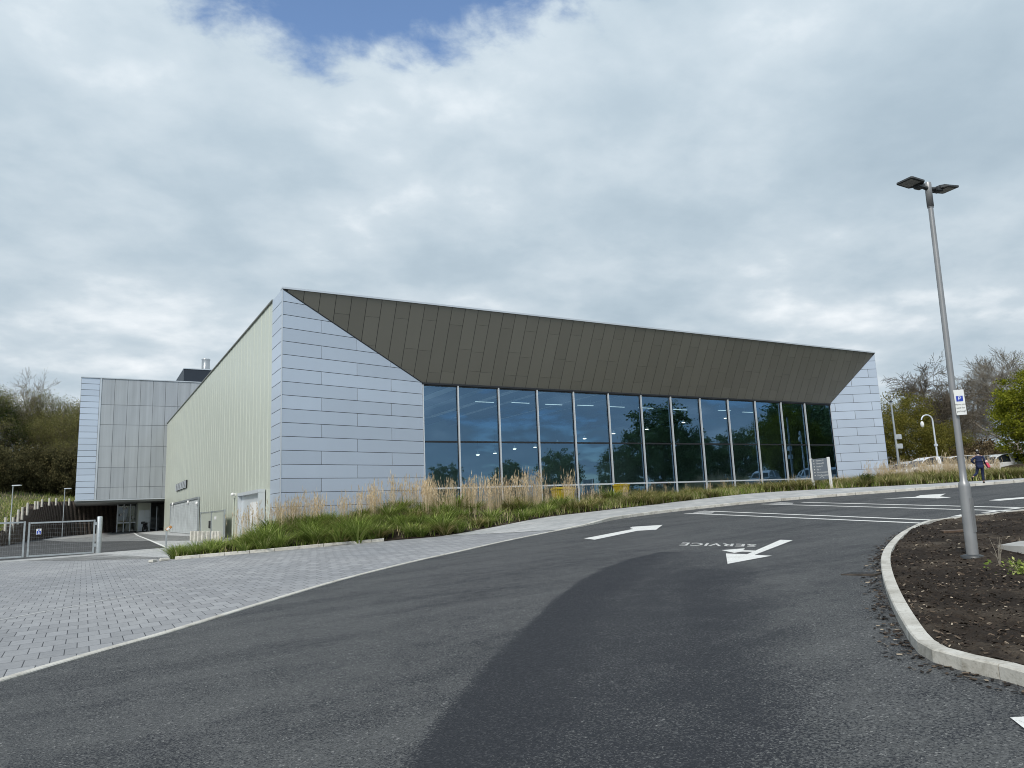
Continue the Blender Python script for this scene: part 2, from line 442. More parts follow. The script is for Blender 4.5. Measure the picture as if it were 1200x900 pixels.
def cladding(name, col, rough, metal, var=.06, ribs=False):
    m, t, b = nt(name); g = t.nodes.new('ShaderNodeNewGeometry')
    c = ramp(t, g.outputs['Random Per Island'], [(0, tuple(x*(1-var) for x in col)), (1, tuple(min(1,x*(1+var)) for x in col))])
    st = noise(t, pos(t, (.6,.6,.12)), 1.5, 5, .6)
    c = mix(t, .12, c, ramp(t, st, [(.3, (.86,.86,.86)), (.7, (1.08,1.08,1.08))]), 'MULTIPLY')
    t.links.new(c, b.inputs['Base Color'])
    b.inputs['Metallic'].default_value = metal
    t.links.new(ramp(t, noise(t, pos(t), 2.5, 5, .6), [(.3, (rough*.85,)*3), (.7, (rough*1.15,)*3)]), b.inputs['Roughness'])
    bump(t, b, noise(t, pos(t, (.5,.5,.35)), 1., 2, .5), .05, .1)
    return m
M['silver'] = cladding('silver_cladding', (.53,.605,.71), .36, .30, .055)
M['green'] = cladding('pale_green_cladding', (.61,.645,.555), .36, .28, .006)
M['soffit'] = cladding('bronze_cladding', (.25,.24,.208), .42, .25, .06)
M['joint'] = simple('dark_joint', (.03,.03,.032), .8)
M['coping'] = simple('coping_metal', (.62,.65,.68), .35, .6)
M['coping_dark'] = simple('dark_coping', (.05,.052,.055), .5, .3); M['coping_mid'] = simple('grey_coping', (.22,.23,.22), .5, .3)
M['added_shaft'] = simple('added_shaft_white', (.75,.75,.75), .8)
M['roof'] = simple('roof_membrane', (.3,.3,.3), .9, var=.2)
M['frame'] = simple('frame_grey', (.66,.70,.73), .35, .3)
M['frame_dark'] = simple('frame_dark', (.02,.022,.026), .4, .2)
def mesh_panel():
    m, t, b = nt('mesh_cladding'); g = t.nodes.new('ShaderNodeNewGeometry')
    c = ramp(t, g.outputs['Random Per Island'], [(0, (.385,.41,.435)), (1, (.42,.445,.465))])
    w = t.nodes.new('ShaderNodeTexWave'); w.inputs['Scale'].default_value = 3.2; w.inputs['Distortion'].default_value = .3
    t.links.new(pos(t), w.inputs['Vector'])
    c = mix(t, .3, c, ramp(t, w.outputs['Fac'], [(0, (.7,.7,.7)), (1, (1.2,1.2,1.2))]), 'MULTIPLY')
    c = mix(t, .5, c, ramp(t, noise(t, pos(t, (2.2,2.2,.05)), 1., 4, .6), [(.35, (.8,.8,.8)), (.65, (1.15,1.15,1.15))]), 'MULTIPLY')
    t.links.new(c, b.inputs['Base Color']); b.inputs['Roughness'].default_value = .42; b.inputs['Metallic'].default_value = .35
    return m
M['meshclad'] = mesh_panel(); M['joint_grey'] = simple('grey_joint', (.16,.17,.18), .7)
def glass(name, refl, tintT, f0=.16):
    m = bpy.data.materials.new(name); m.use_nodes = True; t = m.node_tree; t.nodes.clear()
    o = t.nodes.new('ShaderNodeOutputMaterial'); tr = t.nodes.new('ShaderNodeBsdfTransparent'); tr.inputs[0].default_value = (*tintT, 1)
    gl = t.nodes.new('ShaderNodeBsdfGlossy'); gl.inputs['Color'].default_value = (*refl, 1); gl.inputs['Roughness'].default_value = .008
    lw = t.nodes.new('ShaderNodeFresnel'); lw.inputs['IOR'].default_value = 1.52
    f = math_(t, 'MULTIPLY_ADD', lw.outputs[0], 1.0, f0); f.node.use_clamp = True
    bp = t.nodes.new('ShaderNodeBump'); bp.inputs['Strength'].default_value = .035; bp.inputs['Distance'].default_value = .05
    t.links.new(noise(t, pos(t), .55, 2, .5), bp.inputs['Height']); t.links.new(bp.outputs[0], gl.inputs['Normal'])
    ms = t.nodes.new('ShaderNodeMixShader'); t.links.new(f, ms.inputs[0]); t.links.new(tr.outputs[0], ms.inputs[1]); t.links.new(gl.outputs[0], ms.inputs[2])
    t.links.new(ms.outputs[0], o.inputs[0]); return m
M['glass'] = glass('solar_glass', (.38,.66,1.0), (.68,.87,.87), .215)
M['added_rooflight_glass'] = glass('added_rooflight_glass', (.8,.85,.85), (.94,.95,.95), .02)
M['glass_clear'] = glass('clear_glass', (.8,.85,.85), (.6,.68,.65), .06)
M['carglass'] = simple('car_glass', (.02,.025,.03), .05)
M['galv'] = simple('galvanised_steel', (.42,.45,.46), .4, .6, var=.12, vscale=8)
M['lampgrey'] = simple('lamp_column_grey', (.30,.305,.31), .42, .45, var=.08, vscale=4)
M['black'] = simple('black_plastic', (.016,.017,.018), .45)
M['darkgrey'] = simple('dark_grey_metal', (.06,.065,.068), .45, .3)
M['lens'] = simple('lamp_lens', (.30,.30,.27), .3)
M['white'] = simple('white_paint', (.78,.78,.77), .45)
M['signwhite'] = simple('sign_white', (.75,.77,.76), .4)
M['signblue'] = simple('sign_blue', (.01,.05,.42), .4)
M['signgrey'] = simple('sign_grey', (.16,.185,.22), .45)
M['timber_dark'] = simple('dark_timber', (.07,.057,.047), .9, var=.35, vscale=6)
M['timber_pale'] = simple('weathered_timber', (.55,.53,.47), .85, var=.2, vscale=6)
M['hillgrass'] = simple('hill_grass', (.085,.08,.04), .95, var=.5, vscale=.35, bumpv=.6, bscale=6)
M['field'] = simple('field_grass', (.06,.09,.025), .95, var=.4, vscale=.2)
M['floor_in'] = simple('interior_floor', (.45,.45,.43), .5)
M['wall_in'] = simple('interior_wall', (.55,.60,.58), .7)
M['ceil_in'] = simple('interior_ceiling', (.5,.55,.6), .7)
M['beam_in'] = simple('interior_beam', (.02,.024,.03), .7)
M['yellow'] = simple('yellow_paint', (.40,.30,.015), .5)
M['glow'] = emit('lamp_glow', (1, .93, .8), 4.)
M['glow_strip'] = emit('strip_glow', (.85, .95, 1), .9)
M['suit'] = simple('navy_cloth', (.008,.016,.055), .85, var=.2, vscale=10)
M['skin'] = simple('skin', (.48,.30,.22), .55)
M['hair'] = simple('dark_hair', (.018,.014,.011), .6)
M['shoe'] = simple('black_leather', (.012,.012,.012), .4)
M['pink'] = simple('pink_fabric', (.65,.07,.13), .7)
M['palepink'] = simple('pale_pink_fabric', (.75,.50,.50), .7)
M['blue'] = simple('blue_plastic', (.02,.03,.16), .5)
M['rubber'] = simple('rubber', (.018,.018,.018), .8)
M['rim'] = simple('alloy', (.5,.5,.52), .3, .8)
M['header_timber'] = simple('header_timber', (.115,.092,.075), .9, var=.35, vscale=8)
M['rust'] = simple('rusty_brown', (.10,.065,.042), .8, var=.3, vscale=9)
M['grate'] = simple('grate_iron', (.055,.045,.036), .75, var=.35, vscale=12)
M['orange'] = simple('orange_plastic', (.45,.22,.07), .5)
M['plant_box'] = simple('dark_navy_panel', (.022,.03,.042), .5, .2)
M['steel'] = simple('stainless', (.6,.62,.63), .28, .8)
def carpaint(name, c):
    m, t, b = nt(name); b.inputs['Base Color'].default_value = (*c,1); b.inputs['Roughness'].default_value = .3; b.inputs['Coat Weight'].default_value = .6
    return m
M['carwhite'] = carpaint('car_white', (.72,.73,.74)); M['carsilver'] = carpaint('car_silver', (.42,.44,.46)); M['cargrey'] = carpaint('car_grey', (.14,.15,.16))
# ------------------------------------------------------------------ curves on the ground
KERB_PX = [(0,800),(100,770),(200,741.5),(300,710.5),(400,680.5),(480,660),(540,646.5),(600,633),(660,621),(692,615.3)]
flush = [Vector(G2(*p)) for p in KERB_PX]
kerb_right = [(730,606),(795,600.8),(860,592.5),(910,587),(1000,581),(1100,574),(1200,566)]
kr = [Vector(G2(*p)) for p in kerb_right]
d0 = (flush[1]-flush[0]).normalized()
_dk = (flush[0]-flush[1]).normalized()
KC = [flush[0]+_dk*v for v in (24,12,6,3,1.2)]+flush+[Vector((19.6,25.0)), Vector((22.4,25.6)), Vector((25.6,25.6)), Vector((28.6,24.9)), Vector((32.2,22.9)), Vector((35.0,20.45)), Vector((38.4,18.25)), Vector((44,15.0)), Vector((54,10)), Vector((80,2))]
KC = resample(smooth_curve(KC, 10), .45)
# outer edge of planting bed / inner edge of the path
BED = [((205,655),30.4),((335,644),28.7),((398,637.6),28.1),((466,631.5),27.3),((520,628),26.6),((571,619),27.6),((634,607),29.6),((682,601),30.0),((760,592),29.7),((873,579),28.6),((950,574),26.6),((1060,568.6),23.4),((1150,563.5),21.0),((1200,560.3),19.8)]
BE = []
for (p, Y) in BED:
    q = at_y(p[0], p[1], Y); BE.append(Vector((q[0], q[1], q[2])))
BE += [Vector((47.5,17.2,.55)), Vector((57,12.4,.75)), Vector((82,4.2,1.0))]
for v in BE[:5]: v.z = h(v.x, v.y)+.02
BEs = resample(smooth_curve(BE, 10), .45)

# ------------------------------------------------------------------ terrain
def knots(a, b, s):
    o = []; x = a
    while x <= b+1e-6: o.append(x); x += s
    return o
xs = [-1500,-700,-350,-160,-100]+knots(-60, 60, 2)+[80,120,200,400,900,1800]
ys = [-1500,-700,-350,-160,-100]+knots(-60, 126, 2)+[160,220,400,900,1800]
mb = MB(); nx, ny = len(xs), len(ys)
mb.add([(x, y, h(x,y)-.05) for y in ys for x in xs], [(j*nx+i, j*nx+i+1, (j+1)*nx+i+1, (j+1)*nx+i) for j in range(ny-1) for i in range(nx-1)])
struct(mb.build('ground', M['field']))

# road: everything on the camera's side of the kerb line
road_pts = [(p.x, p.y) for p in KC[::2]]+[(80,-60),(-60,-60),(-40,-40)]
edge_l = [Vector(G2(*p)) for p in [(455,905),(500,845),(560,780),(605,738),(640,705),(672,682),(700,667),(735,655),(770,647)]]
edge_l = [edge_l[0]+(edge_l[0]-edge_l[1])*6]+edge_l
def inside_curve(x, y):       # signed distance right of the joint line
    best = None
    for i in range(len(edge_l)-1):
        a, b = edge_l[i], edge_l[i+1]; ab = b-a; t = max(0, min(1, (Vector((x,y))-a).dot(ab)/ab.length_squared))
        q = a+ab*t; dd = (Vector((x,y))-q).length
        s = ab.x*(y-a.y)-ab.y*(x-a.x)
        if best is None or dd < best[0]: best = (dd, s)
    return -best[0] if best[1] > 0 else best[0]
road = drape('road', road_pts, 0., M['asphalt'], attr=lambda x, y: 0.)
struct(road)
# resurfaced darker lane with a sharp joint on its left
ep = [Vector(p) for p in edge_l]
rt = [Vector(G2(*p)) for p in [(850,646),(905,672),(945,715),(990,780),(1035,840),(1090,905)]]
rt = rt+[rt[-1]+Vector((-1.0,-6))]
patch = [(p.x, p.y) for p in ep]+[(p.x, p.y) for p in rt]
RTE = rt
def pm(x, y):
    P = Vector((x,y))
    dr = min((P-(RTE[i]+(RTE[i+1]-RTE[i])*max(0,min(1,(P-RTE[i]).dot(RTE[i+1]-RTE[i])/(RTE[i+1]-RTE[i]).length_squared)))).length for i in range(len(RTE)-1))
    far = max(0, min(1, (14.5-y)/5.))
    return max(0, min(1, dr/1.7))*(.45+.55*far)
rs_ = struct(drape('road_resurfacing', patch, .004, M['asphalt'], step=.4, attr=pm))
a_ = rs_.data.attributes.new('track', 'FLOAT', 'POINT')
a_.data.foreach_set('value', [abs(inside_curve(v.co.x, v.co.y)) for v in rs_.data.vertices])

# block paving
i660 = min(range(len(KC)), key=lambda i: (KC[i]-flush[8]).length)
joinB = min(range(len(BEs)), key=lambda i: (Vector((BEs[i].x,BEs[i].y))-Vector((BE[4].x,BE[4].y))).length)
joinK = min(range(len(KC)), key=lambda i: (KC[i]-Vector(G2(655,621.9))).length)
gateL, gateR = Vector(G2(29,655.5)), Vector(G2(115,648.5))
gd = (gateR-gateL).normalized()
strip_far = [gateL-gd*40, gateL, gateR, Vector(G2(199,642.5))]
pav = [(p.x,p.y) for p in KC[:joinK+1:2]]+[(KC[joinK].x,KC[joinK].y)]+[(p.x,p.y) for p in BEs[joinB::-1][::2]]
pav += [(BEs[0].x, BEs[0].y), (BEs[0].x+1.2, BEs[0].y+4.0), (7.6,37.5)]
pav += [(7.9,40.0)]+[(p.x,p.y) for p in reversed(strip_far)]+[(-50,0)]
struct(drape('block_paving', pav, .012, M['paving']))
# pale concrete strip along the yard threshold
th0 = strip_far[3]; 
tw = Vector((-gd.y, gd.x))
sp = [(strip_far[0]-tw*2.2), (gateL-tw*2.2), (gateR-tw*2.2), Vector(G2(203,654.5)), Vector(G2(199,642.5))+Vector((.6,.3)), gateR+tw*.15, gateL+tw*.15, strip_far[0]+tw*.15]
struct(drape('threshold_strip', [(p.x,p.y) for p in sp], .018, M['flags']))
# thin pale course of blocks running through the paving
band = [Vector(G2(*p)) for p in [(-40,737),(0,728),(60,716.5),(130,703),(220,689)]]
bo = offset2(band, .11)
struct(drape('paving_band', [(p.x,p.y) for p in band]+[(p.x,p.y) for p in reversed(bo)], .016, M['flags']))
# yard asphalt and apron
yd = [(p.x,p.y) for p in strip_far]+[(8.0,43),(8.0,95),(60,95),(60,126),(-70,126),(-70,30)]
struct(drape('yard', yd, .004, M['yard']))
ap = [Vector(G2(199,642.5)), Vector(G2(157,624)), Vector(G2(131,624.6)), Vector(G2(128,619)), Vector((-4,98)), Vector((8.0,98)), Vector((8.0,41))]
struct(drape('concrete_apron', [(p.x,p.y) for p in ap], .010, M['flags']))
def strip_mesh(name, curve, w, z, mat):
    o2 = offset2(curve, w)
    return drape(name, [(p.x,p.y) for p in curve]+[(p.x,p.y) for p in reversed(o2)], z, mat)
struct(strip_mesh('apron_edge_line', resample([ap[0], ap[1], ap[2]], 1.0), .16, .016, M['paint']))

# flush white kerb along the paving
i692 = min(range(len(KC)), key=lambda i: (KC[i]-flush[-1]).length)
mb = MB()
def sweep(mb, C, w, z0, z1, zf, mi=0, gap=None, seg=2):
    O = offset2(C, w)
    for i in range(len(C)-1):
        a, b, c, d = C[i], C[i+1], O[i+1], O[i]
        if gap and i % seg == seg-1:
            b = a.lerp(b, 1-gap); c = d.lerp(c, 1-gap)
        za, zb = zf(a), zf(b)
        bev = .012 if z1-z0 > .05 else 0.
        P = [(a.x,a.y,za+z0),(b.x,b.y,zb+z0),(c.x,c.y,zb+z0),(d.x,d.y,za+z0)]
        ins = lambda p, q: p.lerp(q, bev/w)
        a2, b2 = ins(a,d), ins(b,c)
        P += [(a.x,a.y,za+z1-bev),(b.x,b.y,zb+z1-bev),(a2.x,a2.y,za+z1),(b2.x,b2.y,zb+z1),(c.x,c.y,zb+z1),(d.x,d.y,za+z1)]
        mb.add(P, [(0,1,5,4),(4,5,7,6),(6,7,8,9),(9,8,2,3),(0,4,6,9,3),(1,2,8,7,5)], mi)
zh = lambda p: h(p.x, p.y)
sweep(mb, KC[:joinK+1], .11, -.05, .022, zh)
struct(mb.build('flush_kerb', M['kerb']))
# raised kerb on the right side of the road + transition
mb = MB()
def zk(p):
    i = min(range(len(KC)), key=lambda k: (KC[k]-Vector((p.x,p.y))).length)
    t = max(0, min(1, (i-joinK)/max(1, (i692+5-joinK))))
    return h(p.x,p.y)+.022*(1-t)+.125*t
sweep(mb, KC[joinK:], .15, -.30, 0., zk, gap=.05)
struct(mb.build('kerb', M['kerb']))
# path between kerb and bed
KI = offset2(KC, .15)[joinK:]
Kp = [Vector((p.x,p.y,zk(KC[joinK+i])-.004)) for i, p in enumerate(KI)]
Bp = BEs[joinB:]
def reparam(P, n):
    L = [0.]
    for i in range(len(P)-1): L.append(L[-1]+(P[i+1]-P[i]).length)
    out = []; j = 0
    for k in range(n):
        s = L[-1]*k/(n-1)
        while j < len(P)-2 and L[j+1] < s: j += 1
        out.append(P[j].lerp(P[j+1], (s-L[j])/max(1e-9, L[j+1]-L[j])))
    return out
nP = 90
Kq, Bq = reparam(Kp, nP), reparam(Bp, nP)
mb = MB(); vs = []
for i in range(nP):
    for k in range(4): vs.append(Kq[i].lerp(Bq[i], k/3.))
mb.add(vs, [(i*4+k, (i+1)*4+k, (i+1)*4+k+1, i*4+k+1) for i in range(nP-1) for k in range(3)])
struct(mb.build('footpath', M['flags'], smooth=True))
# low kerb in front of the planting bed's left half
mb = MB()
BL = [Vector((p.x,p.y)) for p in BEs[:joinB-4]]
sweep(mb, BL, .17, -.1, .125, zh, gap=.04)
struct(mb.build('bed_kerb', M['kerb']))
# a few loose broken kerb pieces at the bed's corner
for k, (dx, dy, rz) in enumerate([(-.35,.0,.3),(-.75,-.1,1.1)]):
    m_ = MB(); m_.bbox((-.16,-.08,0),(.16,.08,.1),.02); o = m_.build('kerb_fragment', M['kerb'])
    o.location = (BEs[0].x+dx, BEs[0].y+dy, h(BEs[0].x+dx, BEs[0].y+dy)+.01); o.rotation_euler = (0,0,rz)
    tag(o, ['broken pale kerb piece lying against the end of the planting bed kerb', 'broken pale kerb piece lying loose furthest from the bed kerb'][k], 'kerb stone')

# ------------------------------------------------------------------ planting bank: edge -> crest -> back
CR = [((205,640),33.0),((300,627),32.6),((400,610),32.6),((480,597),32.6),((560,593),33.2),((660,590),34.0),((760,585),34.2),((873,577),33.5),((950,572),32.0),((1045,562),31.0),((1120,557.5),29.0),((1200,553),27.0)]
crest = [Vector(at_y(p[0], p[1], Y)) for p, Y in CR]
crest += [Vector((58,24,1.75)), Vector((70,18,1.75)), Vector((95,10,1.7))]
crest[0].z = h(crest[0].x, crest[0].y)+.05
E2 = []
for c in crest:
    e = min(BEs, key=lambda b: (Vector((b.x,b.y))-Vector((c.x-.5 if c.x < 35 else c.x-6, c.y-5))).length); E2.append(e)
PLAT = .8
cs = reparam(smooth_curve(crest, 6), 80); es = reparam(BEs, 80)
bankv = []
NB = 7
for i in range(80):
    e, c = es[i], cs[i]
    back = Vector((max(c.x, 8.2)+.3, 38.2, c.z+.05)) if c.x < 50 else Vector((c.x+14, c.y+26, PLAT))
    if c.x < 9: back = Vector((max(c.x,e.x)+.6, 35.4, c.z))
    if 50 <= c.x < 60: back = Vector((c.x+6, 38.2+(c.x-50)*1.2, PLAT))
    for k in range(NB):
        t = k/(NB-1)
        p = e.lerp(c, t); s = t*t*(3-2*t)
        p.z = e.z+.01+(c.z-e.z-.01)*(.5*t+.5*s)
        bankv.append(p)
    bankv.append(back)
NB1 = NB+1
mb = MB(); mb.add(bankv, [(i*NB1+k, (i+1)*NB1+k, (i+1)*NB1+k+1, i*NB1+k+1) for i in range(79) for k in range(NB1-1)])
struct(mb.build('planting_bed', M['soil'], smooth=True))
def bank_pt(u, v):           # u along, v across (0 edge .. 1 crest)
    f = u*79; i = min(78, int(f)); a = f-i; g = v*(NB-1); k = min(NB-2, int(g)); b = g-k
    P = lambda ii, kk: bankv[ii*NB1+kk]
    return P(i,k).lerp(P(i+1,k), a).lerp(P(i,k+1).lerp(P(i+1,k+1), a), b)
# plateau with the car park behind the bank
mb = MB()
edge = [bankv[i*NB1+NB] for i in range(80) if cs[i].x >= 50]
pl = [(p.x,p.y,PLAT) for p in edge]+[(700,-60,PLAT),(900,900,PLAT),(57,900,PLAT),(57,38.2,PLAT)]
mb.poly(pl); struct(mb.build('raised_ground', M['field']))
mb = MB(); mb.poly([(62,44,PLAT+.01),(92,22,PLAT+.01),(150,60,PLAT+.01),(90,110,PLAT+.01)]); struct(mb.build('car_park', M['carpark']))

# ------------------------------------------------------------------ kerbed island of bark mulch
isl_px = [(1200,805),(1163,794),(1120,784),(1079,768),(1056,735),(1042,705),(1035,682),(1033,664),(1036,652),(1042,643),(1053,632),(1067,623.5),(1080,617.5),(1094,613.8),(1110,612.2),(1149,612),(1200,613.4)]
ic = [Vector(G2(*p)) for p in isl_px]
ic = [Vector(G2(*p)) for p in [(1900,1020),(1500,898),(1330,844),(1260,822.5)]]+ic[:-2]+[Vector((23.5,8.6)), Vector((27,5.5)), Vector((30,2.5))]
ic = resample(smooth_curve(ic, 8), .3)
icr = list(reversed(ic))
mb = MB(); sweep(mb, icr, .13, -.1, .105, zh, gap=.035, seg=3)
struct(mb.build('island_kerb', M['kerb']))
inn = offset2(icr, .13)
ii = [(p.x,p.y) for p in inn[::1]]
import functools
def zmul(x, y):
    return h(x,y)+.075+.06*mnoise.noise(Vector((x*.8,y*.8,0)))+.035*mnoise.noise(Vector((x*3,y*3,3)))+.022*mnoise.noise(Vector((x*11,y*11,7)))
struct(drape('mulch_bed', ii, 0., M['soil'], step=.125 if False else .2, zf=zmul))
def in_poly(x, y, P):
    c = False; j = len(P)-1
    for i in range(len(P)):
        if (P[i][1] > y) != (P[j][1] > y) and x < (P[j][0]-P[i][0])*(y-P[i][1])/(P[j][1]-P[i][1])+P[i][0]: c = not c
        j = i
    return c
mb = MB(); r2 = random.Random(3)
cnt = 0
while cnt < 14000:
    px, py = r2.uniform(4.5,22), r2.uniform(-2,11)
    if r2.random() > 1.3*math.exp(-((px-6)/7.)): continue
    if not in_poly(px, py, ii): continue
    z = zmul(px, py); L = r2.uniform(.010,.028)*(1.7 if r2.random() < .05 else 1); w = L*r2.uniform(.2,.5)
    Mx = Matrix.Translation((px,py,z+.006)) @ Matrix.Rotation(r2.uniform(0,6.3),4,'Z') @ Matrix.Rotation(r2.uniform(-.5,.5),4,'X') @ Matrix.Rotation(r2.uniform(-.5,.5),4,'Y')
    mb.add([Mx @ Vector(v) for v in ((-L,-w,0),(L,-w*.7,0),(L*.9,w,.004),(-L*.8,w*.8,.006))], [(0,1,2,3)]); cnt += 1
for k in range(70):      # twigs and dead leaves lying about
    px, py = r2.uniform(5,16), r2.uniform(0,10)
    if not in_poly(px, py, ii): continue
    z = zmul(px, py)+.012; a0 = r2.uniform(0,6.28); L = r2.uniform(.05,.16)
    if k % 2: mb.tube((px-L*math.cos(a0),py-L*math.sin(a0),z),(px+L*math.cos(a0),py+L*math.sin(a0),z+r2.uniform(-.01,.03)),.004,.003,4)
    else:
        l = r2.uniform(.025,.05); mb.add([(px-l,py,z),(px,py-l*.6,z+.012),(px+l,py,z+.004),(px,py+l*.6,z+.016)], [(0,1,2,3)])
# crumbs spilled along the outside of the kerb
for k in range(2200):
    i = r2.randrange(0, len(ic)-1); p = ic[i].lerp(ic[i+1], r2.random()); t = (ic[i+1]-ic[i]).normalized()
    dd = abs(r2.gauss(0,.11))+.02
    q = Vector((p.x-t.y*dd, p.y+t.x*dd))
    L = r2.uniform(.008,.03); w = L*.45
    Mx = Matrix.Translation((q.x,q.y,h(q.x,q.y)+.008)) @ Matrix.Rotation(r2.uniform(0,6.3),4,'Z') @ Matrix.Rotation(r2.uniform(-.3,.3),4,'X')
    mb.add([Mx @ Vector(v) for v in ((-L,-w,0),(L,-w,0),(L,w,.004),(-L,w,.004))], [(0,1,2,3)])
stuff(mb.build('bark_mulch', M['chips']))

# ------------------------------------------------------------------ road markings
def mark(name, px, off=.009, mat='paint', step=2.0):
    return struct(drape(name, [G2(*p) for p in px], off, M[mat], step=step))
M['paint_letter'] = M['paint'].copy(); M['paint_letter'].node_tree.nodes['Color Ramp'].color_ramp.elements[1].position = .55; M['paint_letter'].node_tree.nodes['Color Ramp'].color_ramp.elements[0].position = .36; M['paint_letter'].node_tree.nodes['Color Ramp'].color_ramp.elements[2].position = .7
mark('straight_arrow_marking', [(684.5,631.3),(697,632.8),(747,622.3),(769,621.0),(776.5,615.4),(741,617.6),(738,619.0),(742,620.2)])
sx = lambda x, y: (780+x/7.5, 610+y/7.5)
mark('turn_arrow_marking', [sx(1010,172),sx(1117,177),sx(782,306),sx(935,313),sx(545,385),sx(530,293),sx(716,300)])
mark('side_arrow_marking', [sx(492,264),sx(690,248),sx(698,252),sx(680,264),sx(795,268),sx(772,279),sx(672,277),sx(604,288)])
def line(name, a, b, w, mat='paint', off=.008):
    A, B = Vector(G2(*a)), Vector(G2(*b)); d = (B-A).normalized(); n = Vector((-d.y, d.x))*w/2
    return struct(drape(name, [(A+n)[:], (B+n)[:], (B-n)[:], (A-n)[:]], off, M[mat]))
line('crossing_line', (803,601.6), (1100,614.2), .17, 'paint'); line('crossing_line', (832,599.2), (1104,610.2), .17, 'paint')
line('crossing_line', (893,590.8), (1212,599.8), .17, 'paint'); line('crossing_line', (940,588.8), (1212,595.6), .17, 'paint')
line('crossing_line', (1156,604.3), (1260,605.6), .15, 'paint')
for a, b in [((1092,612.3),(1117,606.6)),((1119,605.6),(1131,603.2)),((1154,601),(1176,598)),((1180,597.3),(1215,593.4)),((1122,610.8),(1134,609.8)),((1146,606.2),(1160,604.2))]:
    line('dashed_line', a, b, .22)
s9 = lambda x, y: (900+x/4, 540+y/4)
mark('far_arrow_marking', [s9(535,179),s9(690,170),s9(715,162),s9(833,155),s9(805,168),s9(858,173),s9(800,177),s9(690,175)])
mark('lane_arrow_marking', [s9(1035,187),s9(1085,180),s9(1205,171),s9(1205,178),s9(1090,188)])
mark('worn_patch_marking', [(812,600.6),(826,598.4),(838,599.6),(834,602.2),(820,602.6)], .007, 'paint_worn')
mark('worn_patch_marking', [(900,590.2),(915,588.6),(930,589.4),(928,591.2)], .007, 'paint_worn')
mark('bay_corner_marking', [(1184,842.5),(1200,841.5),(1215,845),(1215,862),(1200,855)])
# SERVICE, read from the opposite direction
def text_mesh(name, body, mat, size=1., parent=None, depth=0., align='LEFT', spacing=1., bold=0.):
    cu = bpy.data.curves.new(name, 'FONT'); cu.body = body; cu.size = size; cu.extrude = depth; cu.align_x = align; cu.align_y = 'CENTER'; cu.space_character = spacing
    cu.resolution_u = 3; cu.offset = bold
    o = bpy.data.objects.new(name+'_tmp', cu); COL.objects.link(o)
    dg = bpy.context.evaluated_depsgraph_get(); dg.update()
    me = bpy.data.meshes.new_from_object(o.evaluated_get(dg)); bpy.data.objects.remove(o); bpy.data.curves.remove(cu)
    me.materials.clear(); me.materials.append(mat); me.name = name
    ob = bpy.data.objects.new(name, me); COL.objects.link(ob)
    if parent is not None: ob.parent = parent
    return ob
tx = text_mesh('service_lettering', 'SERVICE', M['paint_letter'], 1., spacing=1.08, bold=.022)
TL, TR = Vector(G2(*sx(118,222))), Vector(G2(*sx(792,234)))      # letter tops, near side
BLt, BRt = Vector(G2(*sx(150,196))), Vector(G2(*sx(800,212)))    # letter feet, far side
xsv = [v.co.x for v in tx.data.vertices]; ysv = [v.co.y for v in tx.data.vertices]
x0, x1, y0, y1 = min(xsv), max(xsv), min(ysv), max(ysv)
for v in tx.data.vertices:
    a = (v.co.x-x0)/(x1-x0); b = (v.co.y-y0)/(y1-y0)
    p = (BRt.lerp(BLt, a)).lerp(TR.lerp(TL, a), b)
    v.co = (p.x, p.y, h(p.x,p.y)+.009)
tx.data.update(); struct(tx)
# ------------------------------------------------------------------ the hall
X0, X1, YF, REC = 8.03, 55.4, 36.0, 2.0
YG = YF+REC; XL, XR = 16.27, 51.75
ZR, ZH, ZT, ZS, ZB = 11.18, 7.18, 3.83, 1.215, -1.75
YE = 95.0
hall = empty('exhibition_hall', (X0, YF, -1.2))
tag(hall, 'large hall with silver panelled corners, pale green side wall and sloping bronze canopy over glass', 'building')
hall_inv = Matrix.Translation(hall.location).inverted()
def hp(mb, name, mat, smooth=None, parent=None):      # part of the hall, geometry in world coordinates
    o = mb.build(name, mat, parent or hall, smooth); o.matrix_parent_inverse = hall_inv if parent is None else parent.matrix_world.inverted()
    return o
def part(mb, name, mat, parent, smooth=None):
    o = mb.build(name, mat, parent, smooth); return o
def clip(poly, n, c):       # keep n.p <= c
    out = []
    for i in range(len(poly)):
        a, b = poly[i], poly[(i+1) % len(poly)]
        da, db = a[0]*n[0]+a[1]*n[1]-c, b[0]*n[0]+b[1]*n[1]-c
        if da <= 0: out.append(a)
        if (da < 0 < db) or (db < 0 < da):
            t = da/(da-db); out.append((a[0]+(b[0]-a[0])*t, a[1]+(b[1]-a[1])*t))
    return out
